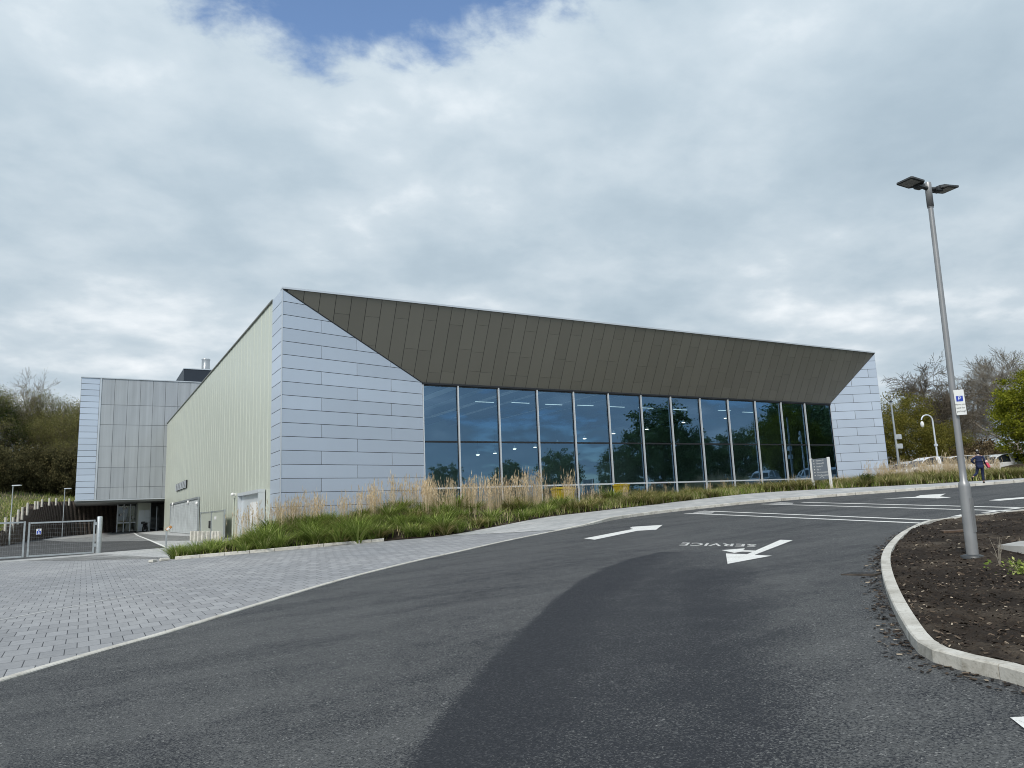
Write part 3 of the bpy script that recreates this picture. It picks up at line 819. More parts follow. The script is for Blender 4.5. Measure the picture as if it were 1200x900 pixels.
def panels(mb, o, u, n, w, z0, z1, rows, joints, diag=None, gap=.012, t=.02):
    """clad the wall o + s*u (0..w), z0..z1 with cassettes; rows = z edges; joints(r) = s edges; diag = half plane"""
    u = Vector(u); n = Vector(n); o = Vector(o)
    P = lambda s, z, d: Vector((o.x+u.x*s+n.x*d, o.y+u.y*s+n.y*d, z))
    back = [(0,z0),(w,z0),(w,z1),(0,z1)]
    if diag: back = clip(back, *diag)
    mb.poly([P(s,z,0) for s, z in back], 1)
    for r in range(len(rows)-1):
        js = joints(r)
        for k in range(len(js)-1):
            q = [(js[k]+gap,rows[r]+gap),(js[k+1]-gap,rows[r]+gap),(js[k+1]-gap,rows[r+1]-gap),(js[k]+gap,rows[r+1]-gap)]
            if diag: q = clip(q, *diag)
            if len(q) < 3: continue
            m = len(q); b = .006
            cx = sum(p[0] for p in q)/m; cz = sum(p[1] for p in q)/m
            ins = [(p[0]+(cx-p[0])*min(.3, b/max(.05, abs(p[0]-cx))), p[1]+(cz-p[1])*min(.3, b/max(.05, abs(p[1]-cz)))) for p in q]
            vs = [P(s,z,.001) for s, z in q]+[P(s,z,t-b) for s, z in q]+[P(s,z,t) for s, z in ins]
            fs = [(i, (i+1) % m, m+(i+1) % m, m+i) for i in range(m)]+[(m+i, m+(i+1) % m, 2*m+(i+1) % m, 2*m+i) for i in range(m)]+[tuple(range(2*m, 3*m))]
            mb.add(vs, fs, 0)
rowsz = [ZR-.63-.672*k for k in range(0, 20)]
rowsz = sorted([z for z in rowsz if z > ZB]+[ZR, ZB])
nr = len(rowsz)-1
# left splay
uL = Vector((XL-X0, REC, 0)); wL = uL.length; uL.normalize(); nL = Vector((uL.y, -uL.x, 0))
def s_at(px, py, o, u):
    r = ray(px, py)   # solve r*t = o + u*s in plan
    den = r[0]*u.y-r[1]*u.x
    t = (o[0]*u.y-o[1]*u.x)/den
    return (r[0]*t-o[0])*u.x+(r[1]*t-o[1])*u.y
oL = (X0, YF)
jA1, jB, jA2 = s_at(377, 450, oL, uL), s_at(418.6, 470, oL, uL), s_at(459, 500, oL, uL)
print('left joints', jA1, jB, jA2, wL)
dl = ((ZR-ZH), wL); diagL = (dl, ZR*wL)       # z <= ZR - (ZR-ZH)/wL * s
mb = MB()
def jl(r):
    k = nr-1-r
    return [0, jA1, jA2, wL] if k % 2 == 0 else [0, jB, wL]
panels(mb, (X0, YF, 0), uL, nL, wL, ZB, ZR, rowsz, jl, diagL)
hp(mb, 'splayed_end_wall', [M['silver'], M['joint']])
# right splay
oR = (X1, YF); uR = Vector((XR-X1, REC, 0)); wR = uR.length; uR.normalize(); nR = Vector((-uR.y, uR.x, 0))
diagR = ((ZR-ZH, wR), ZR*wR)
mb = MB(); q = wR/4
def jr(r):
    k = nr-1-r
    return [[0, q*.7, q*3.6, wR], [0, q*2.1, wR]][k % 2]
panels(mb, (X1, YF, 0), uR, nR, wR, ZB, ZR, rowsz, jr, diagR)
hp(mb, 'splayed_end_wall', [M['silver'], M['joint']])
# narrow return of the silver cladding round the corner
mb = MB(); panels(mb, (X0, 38.2, 0), (0,-1,0), (-1,0,0), 2.2, ZB, ZR, rowsz, lambda r: [0, 2.2])
hp(mb, 'corner_cladding', [M['silver'], M['joint']])
# corner trim
mb = MB(); mb.box((X0-.035, YF-.03, ZB), (X0+.02, YF+.03, ZR)); hp(mb, 'corner_trim', M['coping'])
# green side wall with standing seams
mb = MB()
ztop = lambda y: ZR-.02+.32*(y-38.2)/(YE-38.2)
y = 38.23; k = 0
while y < YE-.3:
    y2 = min(YE, y+1.0)
    d = .004 if k % 2 else 0.
    ax = X0+.03
    P = [(ax-d, y), (ax-d, y2-.07), (ax-.016, y2-.055), (ax-.016, y2-.015), (ax-d, y2)]
    for i in range(4):
        a, b = P[i], P[i+1]
        mb.add([(a[0],a[1],ZB),(b[0],b[1],ZB),(b[0],b[1],ztop(b[1])),(a[0],a[1],ztop(a[1]))], [(0,3,2,1)], 0)
    vs0 = len(mb.v)
    y = y2; k += 1
hp(mb, 'side_wall', M['green'])
mb = MB()
mb.add([(X0-.06,38.2,ztop(38.2)),(X0-.06,YE,ztop(YE)),(X0+.3,YE,ztop(YE)),(X0+.3,38.2,ztop(38.2)),(X0-.06,38.2,ztop(38.2)+.07),(X0-.06,YE,ztop(YE)+.07),(X0+.3,YE,ztop(YE)+.07),(X0+.3,38.2,ztop(38.2)+.07)],
       [(0,1,2,3),(4,7,6,5),(0,4,5,1),(1,5,6,2),(2,6,7,3),(3,7,4,0)])
hp(mb, 'side_coping', M['coping_mid'])
# bronze canopy
sd = Vector((0, REC, ZH-ZR)); Ls = sd.length; sd.normalize(); nS = Vector((0, sd.z, -sd.y))
if nS.y > 0: nS = -nS
mb = MB()
PS = lambda x, s, d: Vector((x, YF+sd.y*s+nS.y*d, ZR+sd.z*s+nS.z*d))
quad = [(X0,0),(X1,0),(XR,Ls),(XL,Ls)]
mb.poly([PS(a,b,0) for a, b in quad], 1)
x = X0+.25; k = 0; pitch = .823
cuts = [[0,1.15,3.2,9],[0,2.3,9],[0,.75,2.75,9],[0,1.9,3.75,9]]
rc = random.Random(11)
while x < X1:
    js = [0]+([.95+rc.uniform(-.1,.1)] if k % 2 else [])+([2.45+rc.uniform(-.15,.15)] if (k % 4 < 2) else [])+([3.75+rc.uniform(-.15,.1)] if k % 3 else [])+[Ls]
    for i in range(len(js)-1):
        g = .014
        qd = [(x+g,js[i]+.006),(x+pitch-g,js[i]+.006),(x+pitch-g,js[i+1]-.006),(x+g,js[i+1]-.006)]
        qd = clip(qd, (-Ls, (XL-X0)), -X0*Ls); qd = clip(qd, (Ls, (X1-XR)), X1*Ls)
        if len(qd) < 3: continue
        m = len(qd)
        vs = [PS(a,b,.001) for a, b in qd]+[PS(a,b,.02) for a, b in qd]
        mb.add(vs, [(i2, m+i2, m+(i2+1) % m, (i2+1) % m) for i2 in range(m)]+[tuple(range(2*m-1, m-1, -1))], 0)
    x += pitch; k += 1
hp(mb, 'canopy_soffit', [M['soffit'], M['joint']])
mb = MB(); mb.box((X0-.03, YF-.07, ZR+.003), (X1+.03, YF+.35, ZR+.10)); hp(mb, 'roof_edge', M['coping'])
for (a, b) in ((Vector((X0,YF,ZR)), Vector((XL,YG,ZH))), (Vector((X1,YF,ZR)), Vector((XR,YG,ZH)))):
    mb = MB(); mb.tube(a+Vector((0,-.02,0)), b+Vector((0,-.02,0)), .035, n=6); hp(mb, 'canopy_edge_trim', M['coping_dark'])
mb = MB(); mb.box((XL+.02, YG-.12, ZH-.10), (XR-.02, YG+.10, ZH-.004)); hp(mb, 'canopy_foot_trim', M['frame_dark'])
# roof and hidden walls
mb = MB()
RL = [(10.6+7*k, 15.2+7*k) for k in range(6)]; RY = (42., 60.)  # invented roof openings that bring daylight into the dark interior
zr_ = lambda y: ZR-.05+.15*(y-YF-.36)/(YE-YF-.36)
def holed(mb, x0, x1, y0, y1, zf, top):
    q = lambda a, b, c, d: mb.poly([(a,c,zf(c)),(b,c,zf(c)),(b,d,zf(d)),(a,d,zf(d))][::1 if top else -1])
    q(x0, x1, y0, RY[0]); q(x0, x1, RY[1], y1); ex = [x0]+[v for r_ in RL for v in r_]+[x1]
    for k in range(0, len(ex), 2): q(ex[k], ex[k+1], RY[0], RY[1])
holed(mb, X0+.31, X1, YF+.36, YE, zr_, True); hp(mb, 'roof', M['roof'])
for a, b in RL:
    mb = MB()
    for (p, q) in (((a,RY[0]),(b,RY[0])),((b,RY[0]),(b,RY[1])),((b,RY[1]),(a,RY[1])),((a,RY[1]),(a,RY[0]))):
        mb.poly([(p[0],p[1],8.2),(q[0],q[1],8.2),(q[0],q[1],ZR+.12),(p[0],p[1],ZR+.12)])
    sh = hp(mb, 'added_rooflight', M['added_shaft'])  # unseen light well, added only to brighten the hall behind the glass
    mb = MB(); mb.poly([(a,RY[0],ZR+.119),(b,RY[0],ZR+.119),(b,RY[1],ZR+.119),(a,RY[1],ZR+.119)]); mb.build('pane', M['added_rooflight_glass'], sh)
mb = MB()
mb.poly([(X1,YF+.02,ZB),(X1,YE,ZB),(X1,YE,ZR+.09),(X1,YF+.02,ZR)]); mb.poly([(X0+.1,YE,ZB),(X0+.1,YE,ZR+.09),(X1,YE,ZR+.09),(X1,YE,ZB)])
hp(mb, 'rear_wall', M['green'])
# glazed front: thirteen bays
mull = [XL]+[17.06+(v-17.06)*1.0 for v in ()]
mx = [s_at(px, 517.5+(px-495)*.0084, (0, YG), Vector((1,0,0))) for px in (495,537.5,585.5,631,674,715,753.5,788.5,823,856,888,918.5,946.5,972)]
mx[0] = XL; mx[-1] = XR
mx = [XL+(XR-XL)*i/13*.6+mx[i]*.4-XL*.0 if False else mx[i] for i in range(14)]
ordn = ['first','second','third','fourth','fifth','sixth','seventh','eighth','ninth','tenth','eleventh','twelfth','thirteenth']
GB = -1.3
for i in range(13):
    a, b = mx[i]+.032, mx[i+1]-.032
    mb = MB()
    for z, hh in ((ZT, .05), (ZS, .045)):
        mb.box((a, YG-.05, z-hh), (b, YG+.05, z+hh), 1 if z == ZT else 0)
    mb.box((a, YG-.05, ZH-.17), (b, YG+.05, ZH-.105), 1); mb.box((a, YG-.05, GB), (b, YG+.05, GB+.1), 0)
    for xx in (a-.02, b-.02): mb.box((xx, YG-.045, GB+.004), (xx+.04, YG+.045, ZH-.11), 1)
    w = hp(mb, 'window', [M['frame'], M['frame_dark']])
    for z0, z1 in ((GB+.1, ZS-.045), (ZS+.045, ZT-.05), (ZT+.05, ZH-.17)):
        g = MB(); g.poly([(a,YG,z0),(b,YG,z0),(b,YG,z1),(a,YG,z1)]); g.build('pane', M['glass'], w)
for i in range(1, 13):
    mb = MB(); mb.bbox((mx[i]-.03, YG-.16, GB), (mx[i]+.03, YG+.12, ZH-.11), .006)
    hp(mb, 'mullion', M['frame'])
for x_ in (XL+.025, XR-.025):
    mb = MB(); mb.box((x_-.025, YG-.07, GB), (x_+.025, YG+.07, ZH-.11)); hp(mb, 'mullion', M['frame'])
# interior
zi = -.35
mb = MB(); mb.poly([(X0+.3,YG+.3,zi),(X1-.3,YG+.3,zi),(X1-.3,62,zi),(X0+.3,62,zi)]); hp(mb, 'interior_floor', M['floor_in'])
mb = MB(); mb.poly([(X0+.3,62,zi),(X1-.3,62,zi),(X1-.3,62,8.4),(X0+.3,62,8.4)]); hp(mb, 'partition_wall', M['wall_in'])
mb = MB(); holed(mb, X0+.3, X1-.3, YG+.2, 62., lambda y: 8.2, False); hp(mb, 'ceiling', M['ceil_in'])
mb = MB(); mb.poly([(X1-.3,YG+.3,zi),(X1-.3,YG+.3,8.2),(X1-.3,62,8.2),(X1-.3,62,zi)]); hp(mb, 'inner_wall', M['wall_in'])
mb = MB(); mb.poly([(X0+.3,YG+.3,zi),(X0+.3,62,zi),(X0+.3,62,8.2),(X0+.3,YG+.3,8.2)]); hp(mb, 'inner_wall', M['wall_in'])
mb = MB(); mb.box((X0+.3,YG+.13,ZH-.1),(X1-.3,YG+.28,8.2)); hp(mb, 'bulkhead', M['wall_in'])
for i in range(19):
    xb = 10.2+i*2.333
    mb = MB(); mb.box((xb, YG+.3, 7.75), (xb+.3, 61.9, 8.19)); hp(mb, 'ceiling_beam', M['beam_in'])
# lights inside
strip_px = [(568,471),(610,472),(649,474),(686,475),(723,476.7),(757,478),(797,480),(849,481),(877,483)]
for i, (px, py) in enumerate(strip_px):
    q = at_z(px, py, 7.3); q = q if q[1] < 58 else at_y(px, py, 50)
    e = empty('strip_light', q)
    m_ = MB(); m_.box((-.75,-.06,0),(.75,.06,.05)); m_.tube((-.5,0,.05),(-.5,0,.9-.45),.008,n=5); m_.tube((.5,0,.05),(.5,0,.45),.008,n=5); m_.build('housing', M['frame'], e)
    m_ = MB(); m_.box((-.72,-.05,-.02),(.72,.05,-.001)); m_.build('diffuser', M['glow_strip'], e)
    tag(e, 'pale strip light in the upper panes, %s from left of nine' % ordn[i], 'strip light', 'strip lights inside the hall')
spot_px = [(560,533,16),(580,531,22),(603,526,17),(627,524,24),(653,519,20),(685,514,15),(719,508,15),(758,503,15),(801,495,15),(850,490,22)]
for i, (px, py, dy) in enumerate(spot_px):
    q = at_y(px, py, YG+dy*.5)
    e = empty('pendant_light', q)
    m_ = MB(); m_.lathe([(.04,.24),(.07,.18),(.15,.02),(.16,0)], 14); m_.build('shade', M['frame'], e)
    m_ = MB(); m_.lathe([(.0,-.045),(.07,-.037),(.12,-.017),(.14,.005)], 14); m_.build('lamp', M['glow'], e)
    m_ = MB(); m_.tube((0,0,.28),(0,0,max(.3, 8.19-q[2])),.01,n=5); m_.build('cord', M['black'], e)
    tag(e, 'small glowing pendant light behind the glass, %s from left of ten' % ordn[i], 'pendant light', 'pendant lights inside the hall')
# side wall fittings
def wallbox(name, y0, y1, z0, z1, d0, d1, mat, parent=None):
    m_ = MB(); m_.bbox((X0-d1, y0, z0), (X0-d0, y1, z1), .01); return m_
zg = lambda y: h(X0, y)
# portal with door
m_ = MB(); y0, y1, zt = 39.4, 45.4, 1.3
m_.box((X0-.34, y0, zg(y0)), (X0-.02, y0+.18, zt)); m_.box((X0-.34, y1-.18, zg(y1)), (X0-.02, y1, zt)); m_.box((X0-.36, y0, zt-.01), (X0-.02, y1, zt+.16)); m_.box((X0-.14, y0+.18, zg(y0)), (X0-.03, y1-.18, zt-.01))
pt = hp(m_, 'door_portal', M['frame'])
m_ = MB(); m_.bbox((X0-.20, 40.3, zg(41)+.02), (X0-.145, 41.35, .85), .008); m_.box((X0-.2,41.4,zg(41)+.02),(X0-.145,42.3,.85)); m_.build('door', M['white'], pt)
m_ = MB(); m_.tube((X0-.26,41.25,-.4),(X0-.26,41.25,.1),.015); m_.build('handle', M['black'], pt)
# double mesh gates of a plant compound
m_ = MB()
for ya in (49.2, 54.6, 60.0): m_.bbox((X0-.5, ya-.05, zg(ya)), (X0-.4, ya+.05, .62), .008)
m_.box((X0-.48,49.2,.52),(X0-.43,60,.58))
cg = hp(m_, 'compound_screen', M['galv'])
m_ = MB(); m_.bbox((X0-.44,49.3,zg(50)+.05),(X0-.41,54.5,.5),.005); m_.bbox((X0-.44,54.7,zg(50)+.05),(X0-.41,59.9,.5),.005); m_.build('screen_panel', M['green'], cg)
m_ = MB(); m_.box((X0-.52,55.0,-.55),(X0-.445,55.5,-.05)); m_.build('lock_box', M['black'], cg)
m_ = MB(); m_.box((X0-.455,52.6,.02),(X0-.442,53.4,.22)); m_.build('notice', M['white'], cg)
# louvred service doors, far along the wall
m_ = MB(); y0, y1, zt = 64.5, 87, 1.75
m_.box((X0-.12,y0,zg(y0)),(X0-.02,y0+.3,zt)); m_.box((X0-.12,y1-.3,zg(y1)),(X0-.02,y1,zt)); m_.box((X0-.16,y0,zt),(X0-.02,y1,zt+.15))
sd_ = hp(m_, 'service_door_frame', M['galv'])
for ya in np.linspace(y0+.3, y1-.3, 6)[:-1]:
    m_ = MB(); wd = (y1-y0-.6)/5
    m_.bbox((X0-.08, ya+.03, zg(ya)+.04), (X0-.03, ya+wd-.03, zt-.02), .006)
    zz = zg(ya)+.2
    while zz < zt-.2: m_.box((X0-.095, ya+.2, zz), (X0-.081, ya+wd-.2, zz+.06)); zz += .14
    m_.build('service_door', M['service_door'], sd_)
# louvre vent
m_ = MB(); m_.bbox((X0-.08,73.4,3.0),(X0+.0,82.2,3.72),.01,1)
for k in range(6): m_.box((X0-.12,73.6,3.05+k*.11),(X0-.081,82.0,3.11+k*.11),0)
for k in range(5): m_.box((X0-.13,73.5+k*2.1,3.0),(X0-.121,73.7+k*2.1,3.72),0)
hp(m_, 'louvre_vent', [M['frame'], M['black']])
# wall lights and camera
for (px, py) in [(302.5,575.5),(272.5,579.5),(230.5,590),(220.5,588.5),(202.5,591)]:
    q = at_x(px, py, X0-.15)
    m_ = MB(); c = Vector(q); s = (c.y/42.)
    m_.ell(c, (.11,.16*s,.10*s), 10, 6); m_.bbox((c.x+.05,c.y-.08,c.z-.08),(X0+.02,c.y+.08,c.z+.08),.01)
    hp(m_, 'wall_light', M['white'])
m_ = MB(); m_.tube((X0-.03,48.6,-1.1),(X0-.03,48.6,1.3),.04,n=8); hp(m_, 'downpipe', M['green'])

# ------------------------------------------------------------------ rear block
YB = 95.0
zb, zt_ = 2.77, 16.52
blk = empty('rear_block', (-.95, YB, -.6))
tag(blk, 'tall grey mesh clad block raised on an open undercroft behind the hall', 'building')
hall_inv = Matrix.Translation(blk.location).inverted()
def bp(mb, name, mat, smooth=None):
    o = mb.build(name, mat, blk, smooth); o.matrix_parent_inverse = Matrix.Translation(blk.location).inverted(); return o
xa, xb_, xc = -.98, 1.0, 22.0
mb = MB(); rz = list(np.linspace(zb, zt_, 21))
panels(mb, (xa, YB, 0), (1,0,0), (0,-1,0), xb_-xa-.12, zb, zt_, rz, lambda r: [0, xb_-xa-.12], gap=.02, t=.03)
bp(mb, 'edge_cladding', [M['silver'], M['joint']])
mb = MB(); mb.box((xb_-.12,YB-.09,zb),(xb_+.06,YB+.02,zt_)); bp(mb, 'edge_fin', M['coping'])
mb = MB(); rz = [zb, 4.1, 6.35, 8.75, 11.2, 13.5, zt_]
cols = [.06+1.33*k for k in range(17)]
panels(mb, (xb_, YB, 0), (1,0,0), (0,-1,0), 21., zb, zt_, rz, lambda r: cols, gap=.016, t=.03)
bp(mb, 'mesh_cladding', [M['meshclad'], M['joint_grey']])
mb = MB(); mb.box((xa,YB+.02,zb+.01),(xc,125,zt_-.01)); bp(mb, 'block_wall', M['silver'])
mb = MB(); mb.box((xa-.04,YB-.12,zt_-.005),(xc,YB+.4,zt_+.1)); mb.box((xa-.04,YB-.12,zb-.12),(xc,YB+.3,zb-.003)); bp(mb, 'edge_trim', M['coping'])
mb = MB(); mb.box((xa,YB+.31,zb-.3),(xc,124,zb-.01)); bp(mb, 'undercroft_ceiling', M['coping_mid'])
# undercroft: glazed lobby, wall with doors, columns
gz = h(4, 110)
mb = MB()
L0, L1 = at_y(137,600,108)[0], at_y(161,600,108)[0]; C0, C1 = at_y(161.5,600,104.5)[0], at_y(176.5,600,104.5)[0]
print('lobby', L0, L1, C0, C1)
for xx in np.linspace(L0, L1-.12, 4): mb.box((xx, 108, gz), (xx+.12, 108.12, zb-.3))
mb.box((L0,108,gz+1.1),(L1,108.1,gz+1.25)); lob = bp(mb, 'lobby_glazing', M['frame'])
mb = MB(); mb.poly([(L0,108.05,gz),(L1,108.05,gz),(L1,108.05,zb-.3),(L0,108.05,zb-.3)]); p_ = mb.build('pane', M['glass_clear'], lob)
mb = MB(); mb.box((C0,104.5,h(4,104)),(C1,109,zb-.3)); lw_ = bp(mb, 'stair_core_wall', M['green'])
mb = MB(); cm = (C0+C1)/2; mb.bbox((cm-.62,104.44,h(4,104)),(cm-.02,104.5,1.6),.01); mb.bbox((cm+.02,104.44,h(4,104)),(cm+.62,104.5,1.6),.01); mb.build('door', M['coping'], lw_)
mb = MB()
for xx in (6.9, 7.6): mb.tube((xx,99.5,h(7,99)),(xx,99.5,1.9),.05)
for k in range(12): mb.tube((6.4,99.5,h(7,99)+.15*k),(7.9,99.5,h(7,99)+.15*k),.012,n=5)
bp(mb, 'guard_screen', M['galv'])
mb = MB(); mb.box((6.4,112,h(7,112)-.3),(22,112.3,zb-.3)); bp(mb, 'undercroft_wall', M['coping_mid'])
for q in ((.2,122),):
    mb = MB(); mb.tube((q[0],q[1],h(*q)),(q[0],q[1],zb-.3),.18,n=12); bp(mb, 'column', M['concrete'])
mb = MB()
for (px, py) in ((147,595),(142,603),(156,606)):
    c = Vector(at_y(px, py, 106)); mb.ell(c, (.16,.16,.16), 8, 6)
bp(mb, 'globe_light', M['white'])
# plant enclosure and flue on the roof
c0 = Vector(at_y(210,447,99)); c1 = Vector(at_y(248,434,99))
mb = MB(); mb.bbox((c0.x+.5,99,zt_-.2),(c1.x+6,108,c1.z),.02); mb.box((c0.x+.45,98.93,c1.z),(c1.x+6,108.05,c1.z+.12),1); bp(mb, 'plant_enclosure', [M['plant_box'], M['coping']])
q = Vector(at_y(241,434,101)); q2 = Vector(at_y(241,421,101))
mb = MB(); mb.lathe([(.5,c1.z-.1-q.z),(.5,q2.z-q.z-.12),(.54,q2.z-q.z-.12),(.54,q2.z-q.z),(.44,q2.z-q.z),(.44,q2.z-q.z-.5)], 18, (q.x,101,q.z)); bp(mb, 'flue', M['steel'])
# ------------------------------------------------------------------ planting
def blade(mb, p, L, w, az, lean, droop, n=3, rg=rnd):
    d = Vector((math.cos(az), math.sin(az), 0)); s = Vector((-d.y, d.x, 0))
    vs = []
    for k in range(n+1):
        t = k/n
        c = p+d*(lean*t+droop*t*t)*L+Vector((0,0,L*(t-.45*droop*t*t)))
        ww = w*(1-t)**.7*.5
        if k == n: vs.append(c)
        else: vs += [c-s*ww, c+s*ww]
    fs = []
    for k in range(n-1): fs.append((2*k, 2*k+1, 2*k+3, 2*k+2))
    fs.append((2*n-2, 2*n-1, 2*n))
    mb.add(vs, fs, 0, True)
def tussock_mesh(seed, nb, L, spread):
    rg = random.Random(seed); mb = MB()
    for i in range(nb):
        az = rg.uniform(0, 6.283); r = rg.uniform(0, .2)*spread
        blade(mb, Vector((r*math.cos(az), r*math.sin(az), -.03)), L*rg.uniform(.5,1.1), rg.uniform(.02,.042), az+rg.uniform(-.4,.4), rg.uniform(.05,.75)*spread, rg.uniform(.2,.9)*spread)
    return mb
def reed_mesh(seed, nb, L):
    rg = random.Random(seed); mb = MB()
    for i in range(nb):
        az = rg.uniform(0, 6.283); r = abs(rg.gauss(0,.2)); l = L*rg.uniform(.5,1.08)
        p = Vector((r*math.cos(az), r*math.sin(az), -.03)); lean = rg.gauss(0,.11)
        blade(mb, p, l, .014, az, lean, .03, 2)
        d = Vector((math.cos(az), math.sin(az), 0)); top = p+d*(lean*l)+Vector((0,0,l))
        for k in range(5):     # plume
            a2 = rg.uniform(0,6.283); q = top-Vector((0,0,l*.28*rg.random()))-d*lean*l*.1
            blade(mb, q, l*rg.uniform(.07,.12), .022, a2, .12, .05, 2)
    return mb
def place_plant(proto, p, s, rz, first):
    o = proto if first else copy_tree(proto)
    o.location = p; o.rotation_euler = (0,0,rz); o.scale = (s,s,s*rnd.uniform(.85,1.15)); return o
tus = [tussock_mesh(20+i, 210, .8, 1.) for i in range(4)]
tusp = [tussock_mesh(40+i, 260, .75, 1.15) for i in range(4)]
reeds = [reed_mesh(60+i, 24, 1.5) for i in range(4)]
def scatter(protos, mat, name, label, cat, group, spots):
    ps = [m.build(name, M[mat]) for m in protos]
    for o in ps: tag(o, label, cat, group)
    used = set()
    for (p, s) in spots:
        k = rnd.randrange(len(ps)); place_plant(ps[k], p, s, rnd.uniform(0,6.28), k not in used); used.add(k)
    for k, o in enumerate(ps):
        if k not in used: bpy.data.objects.remove(o)
def u_of(px):         # bank parameter whose edge projects to photo column px
    global _UX
    if _UX is None: _UX = [(proj(bank_pt(k/800, .3))[0], k/800) for k in range(801)]
    return max(0, min(.9999, min(_UX, key=lambda a: abs(a[0]-px))[1]+rnd.uniform(-.0008,.0008)))
_UX = None
def proj(p):
    c = RM.T @ np.array((p[0],p[1],p[2])); return (600+F*c[0]/-c[2], 450-F*c[1]/-c[2]) if c[2] < 0 else (9999, 0)
rp = random.Random(5)
# green tussocks along the left half of the bed
sp = []
for k in range(112):
    px = rp.triangular(205, 720, 340); v = rp.uniform(.03,.95)
    sp.append((bank_pt(u_of(px), v), rp.choice((.6,.8,1.,1.25))*rp.uniform(.85,1.1)*(.7 if px < 280 else 1)))
for k in range(14): sp.append((bank_pt(u_of(rp.uniform(203,262)), rp.uniform(.05,.6)), rp.uniform(.5,.85)))
scatter(tus, 'tussock', 'grass_tussock', 'rounded tussock of arching green grass near the kerb of the planting bed', 'grass clump', 'green tussocks in the planting bed', sp)
sp = []
for k in range(200):
    u = u_of(rp.uniform(740, 1210) if k % 5 else rp.uniform(380, 760)); sp.append((bank_pt(u, rp.uniform(.04,1.)), rp.uniform(.6,1.2)))
scatter(tusp, 'tussock_pale', 'grass_tussock', 'pale straw coloured tussock in the planting bed', 'grass clump', 'straw coloured tussocks in the planting bed', sp)
sp = []
def reed_at(px, v, s):
    sp.append((bank_pt(u_of(px), v), s))
for k in range(40): reed_at(rp.uniform(275,420), rp.uniform(.75,1.), rp.uniform(.75,1.0))
for k in range(34): reed_at(rp.uniform(420,520), rp.uniform(.75,1.), rp.uniform(.7,1.05))
for k in range(66): reed_at(rp.uniform(500,662), rp.uniform(.55,1.), rp.uniform(.75,1.15))
for k in range(12): reed_at(rp.uniform(652,780), rp.uniform(.6,1.), rp.uniform(.45,.8))
for k in range(24): reed_at(rp.uniform(780,1050), rp.uniform(.8,1.), rp.uniform(.35,.6))
for k in range(110): reed_at(rp.uniform(1040,1215), rp.uniform(.7,1.), rp.uniform(.5,.95))
for k in range(24): reed_at(rp.uniform(960,1215), rp.uniform(.2,.7), rp.uniform(.25,.45))
scatter(reeds, 'reed', 'feather_grass', 'tall dry tan feather grass standing upright on the crest of the planting bed', 'feather grass', 'dry feather grass on the bed', sp)
# ground cover of the bed: nobody could count it
mb = MB()
for k in range(60000):
    u = rp.random(); v = rp.uniform(.01,1.0)
    p = bank_pt(u, v)
    if p.x > 60: continue
    if p.x < 24 and rp.random() < .72: continue
    blade(mb, p-Vector((0,0,.02)), rp.uniform(.22,.62), rp.uniform(.014,.03), rp.uniform(0,6.28), rp.uniform(.1,.5), rp.uniform(.1,.5), 2)
stuff(mb.build('bed_grass', M['grass_mix']))
# two yellow flowering shrubs in front of the glass, one small dark dome shrub
def shrub(name, n, r, mats, loc, label, cat, seed, leaf=.05):
    rg = random.Random(seed); e = empty(name, loc)
    mb = MB()
    for i in range(n):
        v = Vector((rg.gauss(0,1), rg.gauss(0,1), rg.gauss(0,1))).normalized()*(rg.random()**.4)
        c = Vector((v.x*r[0]*(1+.25*math.sin(5*v.z+seed)), v.y*r[1], r[2]+v.z*r[2]))
        a = Vector((rg.gauss(0,1),rg.gauss(0,1),rg.gauss(0,1))).normalized(); b = a.orthogonal().normalized()
        l = leaf*rg.uniform(.6,1.3)
        mb.add([c-a*l, c+b*l*.5, c+a*l, c-b*l*.5], [(0,1,2,3)])
    mb.build('foliage', mats, e)
    m2 = MB()
    for i in range(7):
        az = rg.uniform(0,6.28); m2.path([(0,0,-.1),(r[0]*.3*math.cos(az),r[1]*.3*math.sin(az),r[2]*.7),(r[0]*.6*math.cos(az),r[1]*.6*math.sin(az),r[2]*1.5)],[.02,.012,.005],5)
    m2.build('stems', M['bark'], e)
    return tag(e, label, cat)
for k, (px, py, w_, lab) in enumerate([(660,580,1.35,'wider yellow storage bin half hidden by the feather grass before the glass'),(728,572.5,.85,'smaller yellow storage bin at the foot of the seventh pane from the left')]):
    q = at_y(px, py, YG-.75); zt_b = at_y(px, py-(10 if k == 0 else 6.5), YG-.75)[2]; hb = zt_b-q[2]
    e = empty('storage_bin', (q[0], q[1], q[2]-.25)); m = MB()
    m.prism([(-w_*.44,-.24),(w_*.44,-.24),(w_*.44,.24),(-w_*.44,.24)], 0, .05)
    vs = [(-w_*.44,-.24,.051),(w_*.44,-.24,.051),(w_*.44,.24,.051),(-w_*.44,.24,.051),(-w_*.5,-.3,hb+.05),(w_*.5,-.3,hb+.05),(w_*.5,.3,hb+.05),(-w_*.5,.3,hb+.05)]
    m.add(vs, [(0,3,2,1),(4,5,6,7),(0,1,5,4),(1,2,6,5),(2,3,7,6),(3,0,4,7)]); m.build('bin_body', M['yellow'], e)
    m = MB(); m.bbox((-w_*.53,-.34,hb+.055),(w_*.53,.33,hb+.13),.02); m.bbox((-w_*.45,-.2,hb+.131),(w_*.45,.26,hb+.2),.03); m.build('lid', M['yellow'], e)
    tag(e, lab, 'storage bin')
q = bank_pt(u_of(1012), .12); shrub('dome_shrub', 1500, (.42,.42,.36), M['leaf_dark'], q, 'small dark dome shaped shrub in the grass right of the directory sign', 'shrub', 5, .04)
